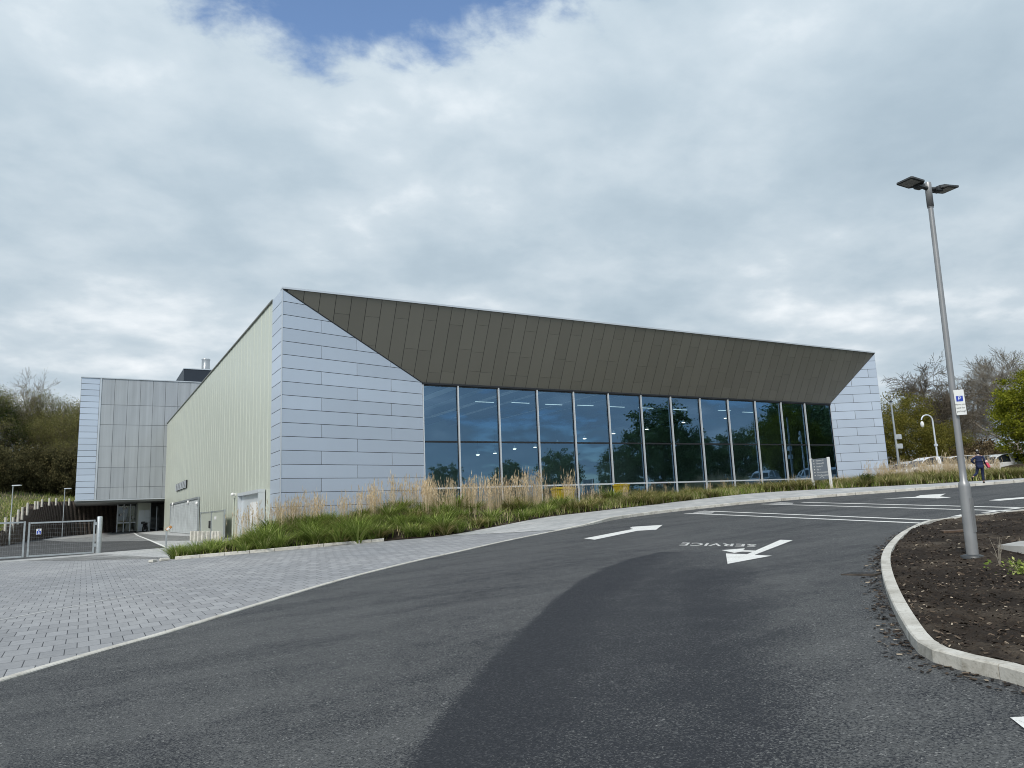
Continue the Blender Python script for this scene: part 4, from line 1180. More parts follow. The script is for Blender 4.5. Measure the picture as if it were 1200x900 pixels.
for i, (px, v) in enumerate([(1083,.95),(1178,.6),(1172,.98)]):
    q = bank_pt(u_of(px), v); e = empty('daffodil_clump', q); rg = random.Random(i)
    m1 = MB(); m2 = MB()
    for k in range(26):
        az = rg.uniform(0,6.28); r = rg.uniform(0,.25); p = Vector((r*math.cos(az), r*math.sin(az), 0)); hh = rg.uniform(.45,.65)
        blade(m1, p, hh, .02, az, .1, .05, 2); c = p+Vector((.1*hh*math.cos(az), .1*hh*math.sin(az), hh))
        for j in range(5):
            t = 6.283*j/5; m2.add([c, c+Vector((.05*math.cos(t),.05*math.sin(t),.01)), c+Vector((.05*math.cos(t+.9),.05*math.sin(t+.9),.02))], [(0,1,2)])
        m2.tube(c, c+Vector((0,-.04,.03)), .018, .024, 6, cap=False)
    m1.build('leaves', M['tussock'], e); m2.build('flowers', M['yellowflower'], e)
    tag(e, ['clump of yellow daffodils in the grass left of the lamp column', 'clump of yellow daffodils low in the grass right of the walking person', 'clump of yellow daffodils on the bank crest right of the walking person'][i], 'daffodils')

# ------------------------------------------------------------------ trees
def bare_tree(seed, H, spread, levels=5, twigs=5, tr=None, up=.25, lean=(0,0), first=.22, rmin=.012, tk=.5):
    rg = random.Random(seed); tmb = MB(); bmb = MB(); tips = []
    tr = tr or H*.028
    def grow(p, d, L, r, lv):
        n = 4 if lv < 3 else 3
        pts = [p]; q = p; dd = d.copy()
        sg = .05 if lv == 0 else .16
        for k in range(n):
            dd = (dd+Vector((rg.gauss(0,sg), rg.gauss(0,sg), rg.gauss(0,.10)+up*.18))).normalized()
            q = q+dd*(L/n); pts.append(q)
        rs = [max(rmin, r*(1-.55*k/n)) for k in range(n+1)]
        (tmb if lv == 0 else bmb).path(pts, rs, 8 if lv == 0 else (6 if lv == 1 else (4 if lv == 2 else 3)), cap=False)
        if lv >= levels: tips.append(q); return
        nb = [7, 6, 5, twigs, twigs, 3][lv]
        for i in range(nb):
            t = first+(1-first)*(i+rg.random())/nb if lv == 0 else .25+.75*(i+rg.random()*.9)/nb
            f = min(t*n, n-1e-3); k = int(f); b = pts[k].lerp(pts[k+1], f-k)
            ax = (pts[k+1]-pts[k]).normalized(); o = ax.orthogonal().normalized()
            o = Matrix.Rotation(rg.uniform(0,6.283), 3, ax) @ o
            ang = rg.uniform(.55,1.05)*spread*(1.1-.35*t)
            nd = (ax*math.cos(ang)+o*math.sin(ang)).normalized()
            if lv > 1: nd = (nd+Vector((0,0,up*.5))).normalized()
            grow(b, nd, L*rg.uniform(.5,.72)*(1.0 if lv else (.95-.3*t)), rs[k]*rg.uniform(.75,1.15)*tk, lv+1)
        if lv: tips.append(q)
    grow(Vector((0,0,-.2)), Vector((lean[0],lean[1],1)).normalized(), H*.62, tr, 0)
    return tmb, bmb, tips
def leaf_at(mb, c, l, rg, flat=0.):
    a = Vector((rg.gauss(0,1),rg.gauss(0,1),rg.gauss(0,1)*(1-flat))).normalized(); b = Vector((rg.gauss(0,1),rg.gauss(0,1),rg.gauss(0,1))); b = (b-a*b.dot(a)).normalized()
    mb.add([c-a*l, c+b*l*.55, c+a*l, c-b*l*.55], [(0,1,2,3)])
def haze_tree(name, seed, H, spread, leafmat, per, size, barkm='bark', levels=4, jitter=.5, **kw):
    """branching tree with leaves or buds hung around its outer twigs"""
    rg = random.Random(seed+99); t, b, tips = bare_tree(seed, H, spread, levels, **kw)
    e = empty(name); t.build('trunk', M[barkm], e); b.build('branches', M[barkm], e)
    if per:
        mb = MB()
        for p in tips:
            for k in range(per):
                leaf_at(mb, p+Vector((rg.gauss(0,jitter),rg.gauss(0,jitter),rg.gauss(0,jitter*.8))), size*rg.uniform(.6,1.4), rg)
        mb.build('crown', M[leafmat], e)
    return e
def bushy_tree(name, seed, H, R, leafmat, nclump, per, size, zlow=.12, barkm='bark'):
    rg = random.Random(seed); e = empty(name)
    t, b, tips = bare_tree(seed, H*.95, .9, 3, first=.15); t.build('trunk', M[barkm], e); b.build('branches', M[barkm], e)
    mb = MB()
    for i in range(nclump):
        v = Vector((rg.gauss(0,1),rg.gauss(0,1),rg.gauss(0,1))).normalized()
        nse = 1+.28*mnoise.noise(v*1.7+Vector((seed,0,0)))+.18*mnoise.noise(v*4+Vector((0,seed,0)))
        rr = rg.random()**.35*nse
        c = Vector((v.x*R*rr, v.y*R*rr, H*(zlow+(1-zlow)*.5)+v.z*rr*H*(1-zlow)*.5))
        cs_ = R*rg.uniform(.10,.2)
        for k in range(per):
            o = Vector((rg.gauss(0,1),rg.gauss(0,1),rg.gauss(0,.7)))*cs_*.55
            leaf_at(mb, c+o, size*rg.uniform(.6,1.4), rg)
    mb.build('crown', M[leafmat], e)
    return e
used_proto = set()
def put(proto, x, y, z, s, rz, label, cat, group=None, sz=None):
    if proto.name in used_proto:
        o = copy_tree(proto)
        for k in ('label','category','group'):
            if k in o: del o[k]
    else: o = proto; used_proto.add(proto.name)
    o.location = (x,y,z); o.rotation_euler = (0,0,rz); o.scale = (s,s,sz or s)
    return tag(o, label, cat, group)

# --- right-hand trees
oak = haze_tree('oak_tree', 3, 17.5, 1.15, None, 0, 0, levels=5, twigs=5, up=.12, rmin=.02, tr=.42)
q = ray(1106,545); q = q*(92/np.linalg.norm(q))
put(oak, q[0], q[1], PLAT, .86, .4, 'wide bare oak tree behind the parked cars, left of the lamp column top', 'tree', sz=.76)
bt = haze_tree('bare_tree', 8, 20, .95, None, 0, 0, levels=5, twigs=6, up=.2, barkm='bark_pale', rmin=.016, tr=.36)
q = ray(1203,540); q = q*(104/np.linalg.norm(q))
put(bt, q[0], q[1], PLAT, .92, 1., 'taller pale bare tree at the right edge behind the bright green tree', 'tree', sz=.80)
q = ray(1150,540); q = q*(112/np.linalg.norm(q))
put(bt, q[0], q[1], PLAT, .62, 2.2, 'smaller pale bare tree between the oak and the tree at the right edge', 'tree')
ol = bushy_tree('olive_tree', 21, 10.0, 4.4, 'leaf_olive', 480, 130, .075, .02)
q = ray(1063,545); q = q*(84/np.linalg.norm(q))
put(ol, q[0], q[1], PLAT-.3, .9, .3, 'broad olive green tree beside the right corner of the hall', 'tree')
q = ray(1110,545); q = q*(88/np.linalg.norm(q))
put(ol, q[0], q[1], PLAT-.3, .62, 1.9, 'lower olive green bush under the bare oak', 'tree')
br = bushy_tree('bright_tree', 31, 7.9, 3.3, 'leaf_bright', 520, 130, .07, .04)
q = ray(1234,540); q = q*(66/np.linalg.norm(q))
put(br, q[0], q[1], PLAT-.2, 1., .3, 'bright yellow green leafy tree cut by the right edge of the picture', 'tree')
bb = bushy_tree('brown_shrub', 41, 3.8, 2.6, 'brownleaf', 120, 60, .10, .0)
for i, (px, d, s) in enumerate([(1128,86,.95),(1150,88,1.15),(1172,84,.9)]):
    q = ray(px,545); q = q*(d/np.linalg.norm(q))
    put(bb, q[0], q[1], PLAT-.2, s, i*1.3, 'brown twiggy shrub under the bare trees behind the cars, %s of three' % ['leftmost','middle one','rightmost'][i], 'shrub', 'brown shrubs behind the cars')

# --- left-hand retaining wall, hill and wood
wp_px = [(-40,633),(8,629),(26,625),(45,620),(75,617.5),(110,616),(150,614.5),(175,613.5)]
wY = [74,88,96,104,110,113,115,116]
top_px = [(-40,640),(8,622),(26,606),(45,593),(75,588.5),(110,589.5),(150,594),(175,597)]
wb = [Vector(at_y(p[0],p[1],Y)) for p, Y in zip(wp_px, wY)]
for v in wb: v.z = h(v.x,v.y)-.1
wt = [at_y(p[0],p[1],Y+1.2)[2] for p, Y in zip(top_px, wY)]
wb = [Vector((b.x,b.y,t)) for b, t in zip(wb, wt)]
wc = resample(smooth_curve(wb, 8), .6)
mb = MB(); rw = random.Random(4)
for i in range(len(wc)-1):
    a, b = wc[i], wc[i+1]; t = (b-a); t.z = 0; t.normalize(); nrm = Vector((t.y,-t.x,0))
    z0 = h(a.x,a.y)-.1; zt2 = max(z0+.15, (a.z+b.z)/2); z = z0; k = 0
    while z < zt2:
        bt_ = -nrm*((z-z0)*.22)
        hh = .3
        o = a+bt_; 
        Mx = frame((o.x,o.y,z), t, (0,0,1)) 
        mb.box((.02,-.12+rw.uniform(-.04,.04),0),(.60,.35,hh-.004), 0, Mx)
        z += hh; k += 1
    # vertical header timbers
    o = a; ln = (zt2-z0)
    A0 = Vector((a.x,a.y,z0))+nrm*.30; B0 = Vector((a.x,a.y,zt2+.05))+nrm*(.30-ln*.22)
    q4 = [A0, A0+t*.2, A0+t*.2-nrm*.3, A0-nrm*.3, B0, B0+t*.2, B0+t*.2-nrm*.3, B0-nrm*.3]
    mb.add(q4, [(0,1,5,4),(1,2,6,5),(3,0,4,7),(4,5,6,7)], 1)
tag(mb.build('retaining_wall', [M['timber_dark'], M['header_timber']]), 'dark curved timber crib retaining wall at the back of the yard', 'retaining wall')
# hill behind the wall
mb = MB(); rows_ = []
hs = wc[::3]+[wc[-1]]
for i, p in enumerate(hs):
    a = hs[max(i-1,0)]; b = hs[min(i+1,len(hs)-1)]; t = Vector((b.x-a.x,b.y-a.y,0)).normalized(); nb = Vector((-t.y,t.x,0))
    z0 = h(p.x,p.y)-.1; base = p+nb*((p.z-z0)*.22+.15)
    row = []
    for d, dz in ((0,-.02),(3,.5),(8,1.5),(15,2.8),(30,4.5),(70,6),(160,8)):
        q = base+nb*d; w_ = .35*mnoise.noise(Vector((q.x*.15,q.y*.15,0)))
        row.append(Vector((q.x,q.y,p.z+dz*(1.0)+w_*(d > 0))))
    rows_.append(row)
# swing the left end of the hill towards the camera's left so it fills that side
n7 = 7
ext = []
for k in range(n7): v = rows_[0][k].copy(); v.x -= 60; v.y -= 30; v.z += 2.5; ext.append(v)
rows_.insert(0, ext)
vs = [v for r in rows_ for v in r]
mb.add(vs, [(i*n7+k, (i+1)*n7+k, (i+1)*n7+k+1, i*n7+k+1) for i in range(len(rows_)-1) for k in range(n7-1)], 0, True)
struct(mb.build('hill', M['hillgrass']))
def hill_z(x, y):
    best = None
    for r in rows_:
        for v in r:
            d = (v.x-x)**2+(v.y-y)**2
            if best is None or d < best[0]: best = (d, v.z)
    return best[1]
mb = MB()
for k in range(16000):
    i = rp.randrange(0, len(rows_)-1); a = rp.random(); f = (rp.random()**1.6)*4; j = int(f); b = f-j
    p = rows_[i][j].lerp(rows_[i+1][j], a).lerp(rows_[i][j+1].lerp(rows_[i+1][j+1], a), b)
    blade(mb, p, rp.uniform(.2,.6), .05, rp.uniform(0,6.28), .3, .3, 2)
stuff(mb.build('hill_grass', M['grass_mix']))
# wood of separate trees beyond the hill
wt1 = haze_tree('woodland_tree', 51, 16, .85, 'bud', 14, .07, levels=4, jitter=.55, up=.3, first=.08)
wt2 = haze_tree('woodland_tree', 57, 15, .8, 'bud', 15, .075, levels=4, jitter=.6, up=.3, first=.05)
wt3 = haze_tree('ivy_tree', 63, 14, .7, 'leaf_dark', 16, .09, levels=4, jitter=.6, up=.35, first=.03)
wbare = haze_tree('bare_ash', 70, 19, .85, None, 0, 0, levels=5, twigs=4, up=.25, barkm='bark_pale', rmin=.016, tr=.27, tk=.44)
kinds = {'a': (wt1, 'grey brown budding tree'), 'b': (wt2, 'olive budding tree'), 'c': (wt3, 'dark ivy clad tree')}
wood = [(-70,128,'a',1.0),(-40,132,'b',1.0),(-12,135,'c',.95),(12,138,'a',.85),(28,140,'a',1.0),(42,146,'b',1.0),(56,134,'b',.86),(66,140,'a',.95),(76,132,'b',.95),(86,138,'b',.98),(100,142,'a',1.0),(118,146,'b',1.0),(140,146,'c',.9)]
names = ['first','second','third','fourth','fifth','sixth','seventh','eighth','ninth','tenth','eleventh','twelfth','thirteenth']
for i, (px, d, kd, s) in enumerate(wood):
    q = ray(px, 585); q = q*(d/np.linalg.norm(q)); z = hill_z(q[0],q[1])-.5
    put(kinds[kd][0], q[0], q[1], z, s, i*1.7, '%s in the wood above the retaining wall, %s from left' % (kinds[kd][1], names[i]), 'tree', 'trees in the wood on the left')
q = ray(12,585); q = q*(143/np.linalg.norm(q))
put(wbare, q[0], q[1], hill_z(q[0],q[1])-.4, .88, .5, 'tall bare pale tree rising above the left wood', 'tree')
us = bushy_tree('undergrowth_shrub', 77, 3.6, 3.2, 'leaf_brush', 170, 120, .08, .0)
for i, (px, d, s) in enumerate([(-20,117,1.2),(8,121,1.3),(32,122,1.2),(55,124,1.35),(72,122,1.2),(92,125,1.3),(112,129,1.2)]):
    q = ray(px,585); q = q*(d/np.linalg.norm(q))
    put(us, q[0], q[1], hill_z(q[0],q[1])-.4, s, i*2.1, sz=s*1.5, label='dark undergrowth shrub at the foot of the wood, %s from the left' % names[i], cat='shrub', group='undergrowth at the foot of the wood')
# trees across the road, seen mirrored in the glass
rt1 = bushy_tree('evergreen_tree', 81, 12, 5.0, 'leaf_mid', 300, 70, .17, .02)
def mirrored(px, py, depth):      # point whose mirror image in the glass shows at (px, py)
    r = ray(px, py); t = (YG+depth)/r[1]; p = r*t; return (p[0], 2*YG-p[1], p[2])
refl = [(772,475,62,'widest dark evergreen mirrored in the middle panes'),(725,525,66,'low dark evergreen mirrored left of the widest one'),(655,528,72,'small dark evergreen mirrored in the fourth pane from the left'),(595,540,80,'distant dark evergreen mirrored in the third pane from the left'),
        (520,545,84,'low dark evergreen mirrored at the left end of the glass'),(862,505,66,'dark evergreen mirrored in the panes left of the directory sign'),(935,462,58,'tall dark evergreen mirrored at the right end of the glass'),(980,470,56,'dark evergreen mirrored in the rightmost pane'),(815,510,70,'dark evergreen mirrored right of the widest one')]
for i, (px, py, dd, lab) in enumerate(refl):
    x, y, zt3 = mirrored(px, py, dd); z0 = h(x,y)-.2; s = (zt3-z0)/12.
    put(rt1, x, y, z0, s, i*1.3, lab, 'tree', 'trees across the road')
# ------------------------------------------------------------------ lamp column on the island
lb = gnd(1140, 652, .08); 
r = ray(1087.5, 214); lt = (lb.x*r[0]+lb.y*r[1])/(r[0]**2+r[1]**2); ltop = r*lt
HT = ltop[2]-lb.z
print('lamp', lb, ltop, HT)
r3 = ray(1086,228); 
def lamp_column(loc, Hc, arm_dir, label, tilt=(0,0)):
    e = empty('lamp_column', loc); m = MB()
    m.lathe([(.084,-.05),(.082,0),(.079,1.02),(.074,1.07),(.050,1.11),(.048,1.3),(.037,Hc-.42)], 20)
    m.lathe([(.046,Hc-.42),(.046,Hc-.40),(.05,Hc-.40),(.05,Hc-.02),(.044,Hc)], 20)
    m.box((-.035,-.086,.35),(.035,-.074,.85)); o = m.build('column', M['lampgrey'], e)
    m2 = MB(); m2.lathe([(.16,-.03),(.16,.012),(.086,.03)], 20); m2.build('base_plate', M['darkgrey'], e)
    a = Vector((math.cos(arm_dir), math.sin(arm_dir), 0))
    for sg in (1,-1):
        Mx = frame((0,0,Hc-.10), a*sg, Vector((0,0,1)))
        m = MB(); m.tube(Mx @ Vector((.04,0,0)), Mx @ Vector((.22,0,.03)), .035, .03, 10)
        m.bbox((.14,-.06,-.03),(.26,.06,.05),.012,0,Mx); m.build('arm', M['darkgrey'], e)
        m = MB(); prof = [(.20,-.07),(.26,-.145),(.52,-.145),(.54,-.13),(.54,.13),(.52,.145),(.26,.145),(.20,.07)]
        Mh = Mx @ Matrix.Rotation(-.09,4,'Y')
        m.prism(prof, .0, .026, 0, Mh); m.prism([(.20,-.06),(.27,-.10),(.36,-.10),(.36,.10),(.27,.10),(.20,.06)], .0261, .05, 0, Mh)
        for k in range(3): m.box((.28+.025*k,-.08,.0502),(.29+.025*k,.08,.062),0,Mh)
        hd = m.build('lamp_head', M['darkgrey'], e)
        m = MB(); m.box((.30,-.11,-.006),(.51,.11,-.0005),0,Mh); m.build('lens', M['lens'], hd)
    return tag(e, label, 'street lamp')
# arm direction from the picture: head ends at (1046,209) and (1126,227)
av = Vector(RM[0]); cr = Vector((RM[0][0], RM[1][0], 0)).normalized()
lamp = lamp_column(lb, HT, math.atan2(cr.y, cr.x)+.39, 'tall grey twin headed lamp column carrying the parking sign on the mulch island')
_top = ray(1087,214); _top = Vector(_top*(math.hypot(lb.x,lb.y)/math.hypot(_top[0],_top[1])))-lb
lamp.rotation_mode = 'QUATERNION'; lamp.rotation_quaternion = Vector((0,0,1)).rotation_difference(_top.normalized())
# parking sign
q0, q1 = Vector(at_y(1119,457,lb.y-.075)), Vector(at_y(1131,487,lb.y-.075))
dist = lambda p: (Vector(p)).length
dl_ = math.hypot(lb.x, lb.y)
def on_lamp(px, py, d):
    r = ray(px, py); return Vector(r*(d/math.hypot(r[0], r[1])))
dd = dl_-.08
cA, cB, cC = on_lamp(1117.8,456.3,dd), on_lamp(1129.6,457.3,dd), on_lamp(1120.5,485.8,dd)
wS, hS = (cB-cA).length*1.02, (cA-cC).length
ps = empty('parking_sign', (cA+cB)/2*.5+(cC+(cB-cA)/2+cC*0)*.5 if False else (cA+cB+cC+(cC+cB-cA))/4)
th = math.atan2(lb.y, lb.x)-math.pi/2   # faces the camera
ps.rotation_euler = (0,0,th+.12)
m = MB(); m.bbox((-wS/2,-.004,-hS/2),(wS/2,.004,hS/2),.003); m.build('panel', M['signwhite'], ps)
m = MB(); m.box((-.03,.004,-hS*.3),(.03,.05,-hS*.25)); m.box((-.03,.004,hS*.25),(.03,.05,hS*.3)); m.build('bracket', M['galv'], ps)
m = MB(); bw_ = wS*.33; m.box((-bw_,-.0065,hS*.04),(bw_,-.0045,hS*.04+bw_*1.9)); blu = m.build('blue_square', M['signblue'], ps)
t = text_mesh('lettering', 'P', M['signwhite'], bw_*1.9, ps, align='CENTER'); t.rotation_euler = (math.pi/2,0,0); t.location = (0,-.008,hS*.04+bw_*.95)
for k, s in enumerate(['Have you','paid for','parking?']):
    t = text_mesh('lettering', s, M['black'], wS*.27, ps, align='CENTER'); t.rotation_euler = (math.pi/2,0,0); t.location = (0,-.006,-hS*(.08+.135*k))
tag(ps, 'small white and blue parking sign fixed to the lamp column', 'sign')

# things on the mulch island
def on_mulch(px, py): 
    g = gnd(px, py, .08); g.z = zmul(g.x, g.y); return g
sl = [on_mulch(1171,646.5), on_mulch(1198,637.5), on_mulch(1240,640), on_mulch(1216,650)]
m = MB(); zc = max(p.z for p in sl)+.05
m.add([(p.x,p.y,zc-.12) for p in sl]+[(p.x,p.y,zc) for p in sl], [(0,1,2,3)[::-1],(4,5,6,7),(0,1,5,4),(1,2,6,5),(2,3,7,6),(3,0,4,7)])
tag(m.build('concrete_slab', M['concrete']), 'flat pale concrete slab set into the bark mulch at the right edge', 'slab')
g = on_mulch(1172, 664); e = empty('dead_plant', g); m = MB(); rg = random.Random(2)
for k in range(9):
    az = rg.uniform(0,6.28); L = rg.uniform(.12,.38); le = rg.uniform(.05,.3)
    p1 = Vector((le*.5*math.cos(az)*L, le*.5*math.sin(az)*L, L*.5)); p2 = Vector((le*1.4*math.cos(az)*L, le*1.4*math.sin(az)*L, L))
    m.path([(0,0,-.03), p1, p2], [.005,.004,.0015], 5)
    m.path([p1, p1+Vector((rg.gauss(0,.05),rg.gauss(0,.05),.09))], [.003,.001], 4)
m.build('twigs', M['bark_pale'], e); tag(e, 'dead leafless twiggy plant in the mulch beside the lamp column', 'dead plant')
def weed(px, py, label, seed, s=1.):
    g = on_mulch(px, py); m = MB(); rg = random.Random(seed)
    for k in range(160):
        az = rg.uniform(0,6.28); r = abs(rg.gauss(0,.12))*s; c = Vector((r*math.cos(az)*1.4, r*math.sin(az), rg.uniform(.01,.13)*s)); leaf_at(m, c, .02*rg.uniform(.6,1.6), rg, .5)
    for k in range(30):
        az = rg.uniform(0,6.28); blade(m, Vector((0,0,-.01)), rg.uniform(.08,.2)*s, .008, az, .6, .4, 2)
    o = m.build('green_weed', M['leaf_bright'] if False else M['tussock']); o.location = g; tag(o, label, 'weed')
weed(1196, 673, 'low green weed growing in the mulch at the right edge', 1, 1.3)
bd = [on_mulch(1101,622.5), on_mulch(1131,619.2), on_mulch(1133,621.4), on_mulch(1106,624)]
m = MB(); z = max(p.z for p in bd)+.012; m.add([(p.x,p.y,z-.04) for p in bd]+[(p.x,p.y,z) for p in bd], [(3,2,1,0),(4,5,6,7),(0,1,5,4),(1,2,6,5),(2,3,7,6),(3,0,4,7)])
tag(m.build('timber_board', M['rust']), 'reddish brown board lying on the mulch left of the lamp column', 'board')
# gully grate at the kerb
gp = [Vector(G2(*p)) for p in [(993,670.5),(1029,671.5),(1030,675),(992,674)]]
c = sum((Vector((p.x,p.y)) for p in gp), Vector((0,0)))/4
ux = (gp[1]-gp[0]).normalized(); e = empty('drain_grate', (c.x,c.y,h(c.x,c.y)+.004)); e.rotation_euler = (0,math.radians(-2.4),math.atan2(ux.y,ux.x))
m = MB(); m.bbox((-.24,-.17,-.03),(.24,.17,.012),.006); m.build('frame', M['grate'], e)
m = MB()
for k in range(8): m.box((-.2+.052*k,-.13,.0125),(-.175+.052*k,.13,.0155))
m.build('slots', M['black'], e); tag(e, 'brown iron drain grate in the road beside the island kerb', 'drain grate')

# ------------------------------------------------------------------ directory sign
p0, p1 = Vector(at_y(953.0,573.5,29.0)), None
def groundpt(px, py, Y): return Vector(at_y(px, py, Y))
a = groundpt(954.0, 573.5, 27.6); b_ = groundpt(974.5, 572.2, 26.4)
ux = (b_-a); ux.z = 0; W_ = ux.length; ux.normalize(); nrm = Vector((ux.y,-ux.x,0))
dS = math.hypot(a.x,a.y)*.5+math.hypot(b_.x,b_.y)*.5
zt_l = at_y(948.5,537.5,a.y)[2]; zt_r = at_y(970.5,536.5,b_.y)[2]; zt_ = (zt_l+zt_r)/2
z0 = min(a.z,b_.z)
e = empty('directory_sign', (a.x,a.y,z0)); e.rotation_euler = (0,0,math.atan2(ux.y,ux.x))
Hs = zt_-z0
for x in (0, W_):
    m = MB(); m.bbox((x-.055,-.055,-.2),(x+.055,.055,Hs+.02),.008); m.build('post', M['white'], e)
pb = Hs*.30
m = MB(); m.bbox((.056,-.03,pb),(W_-.056,.03,Hs-.02),.006); m.build('panel', M['signgrey'], e)
rowsT = ['Reserve H','Theatre M','Studio C','Bay 1','Administration 2','Main Reception']
ph = (Hs-.02-pb)
for k, s in enumerate(rowsT):
    z = Hs-.02-ph*(.07+.14*k+.02)
    t = text_mesh('lettering', s, M['signwhite'], ph*.105, e); t.rotation_euler = (math.pi/2,0,0); t.location = (.056+W_*.26,-.033,z)
    m = MB(); cx = .056+W_*.13; r = ph*.035
    m.add([(cx-r,-.033,z),(cx,-.033,z+r),(cx,-.033,z+r*.4),(cx+r,-.033,z+r*.4),(cx+r,-.033,z-r*.4),(cx,-.033,z-r*.4),(cx,-.033,z-r)], [(0,1,2,5,6),(2,3,4,5)][::1]); m.build('arrow', M['signwhite'], e)
m = MB()
cx, cz = W_*.55, pb+ph*.07
for k in range(7):
    t0 = math.pi*k/7; t1 = math.pi*(k+1)/7
    m.add([(cx+.16*math.cos(t0),-.033,cz+.09*math.sin(t0)),(cx+.16*math.cos(t1),-.033,cz+.09*math.sin(t1)),(cx+.13*math.cos(t1),-.033,cz+.07*math.sin(t1)),(cx+.13*math.cos(t0),-.033,cz+.07*math.sin(t0))], [(0,1,2,3)])
m.build('emblem', M['signwhite'], e)
tag(e, 'grey directory sign with white lettering between two white posts in the bed', 'sign')

# ------------------------------------------------------------------ yard gate
gL, gR = Vector((gateL.x,gateL.y,h(gateL.x,gateL.y))), Vector((gateR.x,gateR.y,h(gateR.x,gateR.y)))
ztp = at_y(111,607.5,gR.y)[2]; zpost = at_y(116,605,gR.y)[2]
ug = (gR-gL); ug.z = 0; Lg = ug.length; ug.normalize()
print('gate', Lg, ztp-gR.z, gL, gR)
e = empty('gate_post', gR); m = MB(); m.lathe([(.13,-.1),(.13,zpost-gR.z-.05),(.10,zpost-gR.z),(0,zpost-gR.z)], 16); m.build('post', M['galv'], e)
m = MB()
for z in (.35, zpost-gR.z-.45): m.bbox((-.22,-.06,z),(-.12,.06,z+.16),.01)
ho = m.build('hinge', M['galv'], e); e.rotation_euler = (0,0,math.atan2(ug.y,ug.x)); tag(e, 'thick galvanised gate post at the right end of the yard gate', 'gate post')
def gate_leaf(orig, L, Hh, label, flip=False, skew=0.):
    e = empty('yard_gate', orig); e.rotation_euler = (0,0,math.atan2(ug.y,ug.x)); s = -1 if flip else 1
    bz = .1; m = MB(); r = .04
    for x in (.04*s, (L-.1)*s): m.bbox((x-r,-r,bz),(x+r,r,Hh),.006)
    x0_, x1_ = sorted((.09*s, (L-.15)*s))
    for z in (bz, Hh-2*r): m.box((x0_,-r+.002,z+.002),(x1_,r-.002,z+2*r-.002))
    m.build('frame', M['galv'], e)
    m = MB(); x = x0_+.08
    while x < x1_: m.tube((x,0,bz+.08),(x,0,Hh-.08),.0017,n=4,cap=False); x += .1
    z = bz+.15
    while z < Hh-.1: m.tube((x0_,0,z),(x1_,0,z),.0022,n=4,cap=False); z += .2
    m.build('mesh_infill', M['galv'], e)
    return tag(e, label, 'gate'), e
g1, ge = gate_leaf(gL+ug*.06, Lg-.2, ztp-gR.z, 'right leaf of the galvanised mesh yard gate bearing a small blue sign')
sgn = empty('gate_sign', (0,0,0)); q = Vector(at_y(45.5,623,gL.y+(gR.y-gL.y)*.2)); sgn.location = q-Vector((0,.07,0)); sgn.rotation_euler = ge.rotation_euler
m = MB(); sgn.scale = (.68,1,.68); m.bbox((-.16,-.006,-.21),(.16,.006,.21),.004); m.build('panel', M['signwhite'], sgn)
m = MB(); m.lathe([(.0,0),(.05,.0)],12); m = MB(); m.box((-.13,-.0095,-.19),(.13,-.0075,.05)); m.ell((0,-.009,.12),(.055,.003,.055),12,6); m.build('pictogram', M['signblue'], sgn)
m = MB(); m.ell((0,-.011,-.02),(.035,.002,.04),10,6); m.box((-.06,-.0125,-.15),(.06,-.0105,-.07)); m.build('symbol', M['signwhite'], sgn)
tag(sgn, 'small blue and white notice hanging on the gate mesh', 'sign')
gate_leaf(gL-ug*.06, Lg-.1, ztp-gR.z+.05, 'left leaf of the galvanised mesh yard gate running out of the picture', flip=True)

# ------------------------------------------------------------------ yard things
bx = [224.6,229,233.2,238,243.6,249.8,253.6,256.8]
ords = ['leftmost','second','third','fourth','fifth','sixth','seventh','rightmost']
for i, px in enumerate(bx):
    q = gnd(px, 634.5-(px-224)*.0); m = MB(); 
    zt4 = at_y(px, 622.5, q.y)[2]-q.z
    m.bbox((-.085,-.085,-.1),(.085,.085,zt4),.015); o = m.build('bollard', M['timber_pale']); o.location = q; o.rotation_euler = (0,0,.3)
    tag(o, 'pale square bollard beyond the planting bed end, %s of the eight from the left' % ords[i], 'bollard', 'pale bollards by the side wall')
q = gnd(194.5, 642); e = empty('card_reader_post', q); zt5 = at_y(195.5,620.5,q.y)[2]-q.z
m = MB(); m.tube((0,0,-.1),(0,0,zt5),.045,n=10); m.build('post', M['galv'], e)
m = MB(); Mx = Matrix.Translation((.1,0,zt5+.06)) @ Matrix.Rotation(-.6,4,'Y'); m.bbox((-.16,-.1,-.07),(.16,.1,.07),.02,0,Mx); hd = m.build('head', M['orange'], e)
m = MB(); m.bbox((-.13,-.112,-.05),(.02,-.1005,.05),.004,0,Mx); m.build('screen', M['white'], hd)
tag(e, 'thin grey post with a tilted orange reader head at the apron edge', 'post')
# two slim lamps by the retaining wall
for i, (px, pt, pb, Y) in enumerate([(11.5,569.5,624,86),(73.5,573,616,106)]):
    q = Vector(at_y(px,pb,Y)); q.z = h(q.x,q.y); zt6 = at_y(px,pt,Y)[2]-q.z
    e = empty('street_lamp', q); m = MB(); m.lathe([(.08,-.1),(.075,1.1),(.055,1.15),(.045,zt6)], 10); m.build('column', M['galv'], e)
    m = MB(); m.bbox((-.05,-.12,zt6-.03),(.75,.12,zt6+.08),.03); hd = m.build('lamp_head', M['frame'], e); e.rotation_euler = (0,0,-.5)
    m = MB(); m.box((.2,-.09,zt6-.035),(.7,.09,zt6-.0305)); m.build('lens', M['lens'], hd)
    tag(e, ['slim grey street lamp at the left end of the retaining wall', 'slim grey street lamp in front of the middle of the retaining wall'][i], 'street lamp')
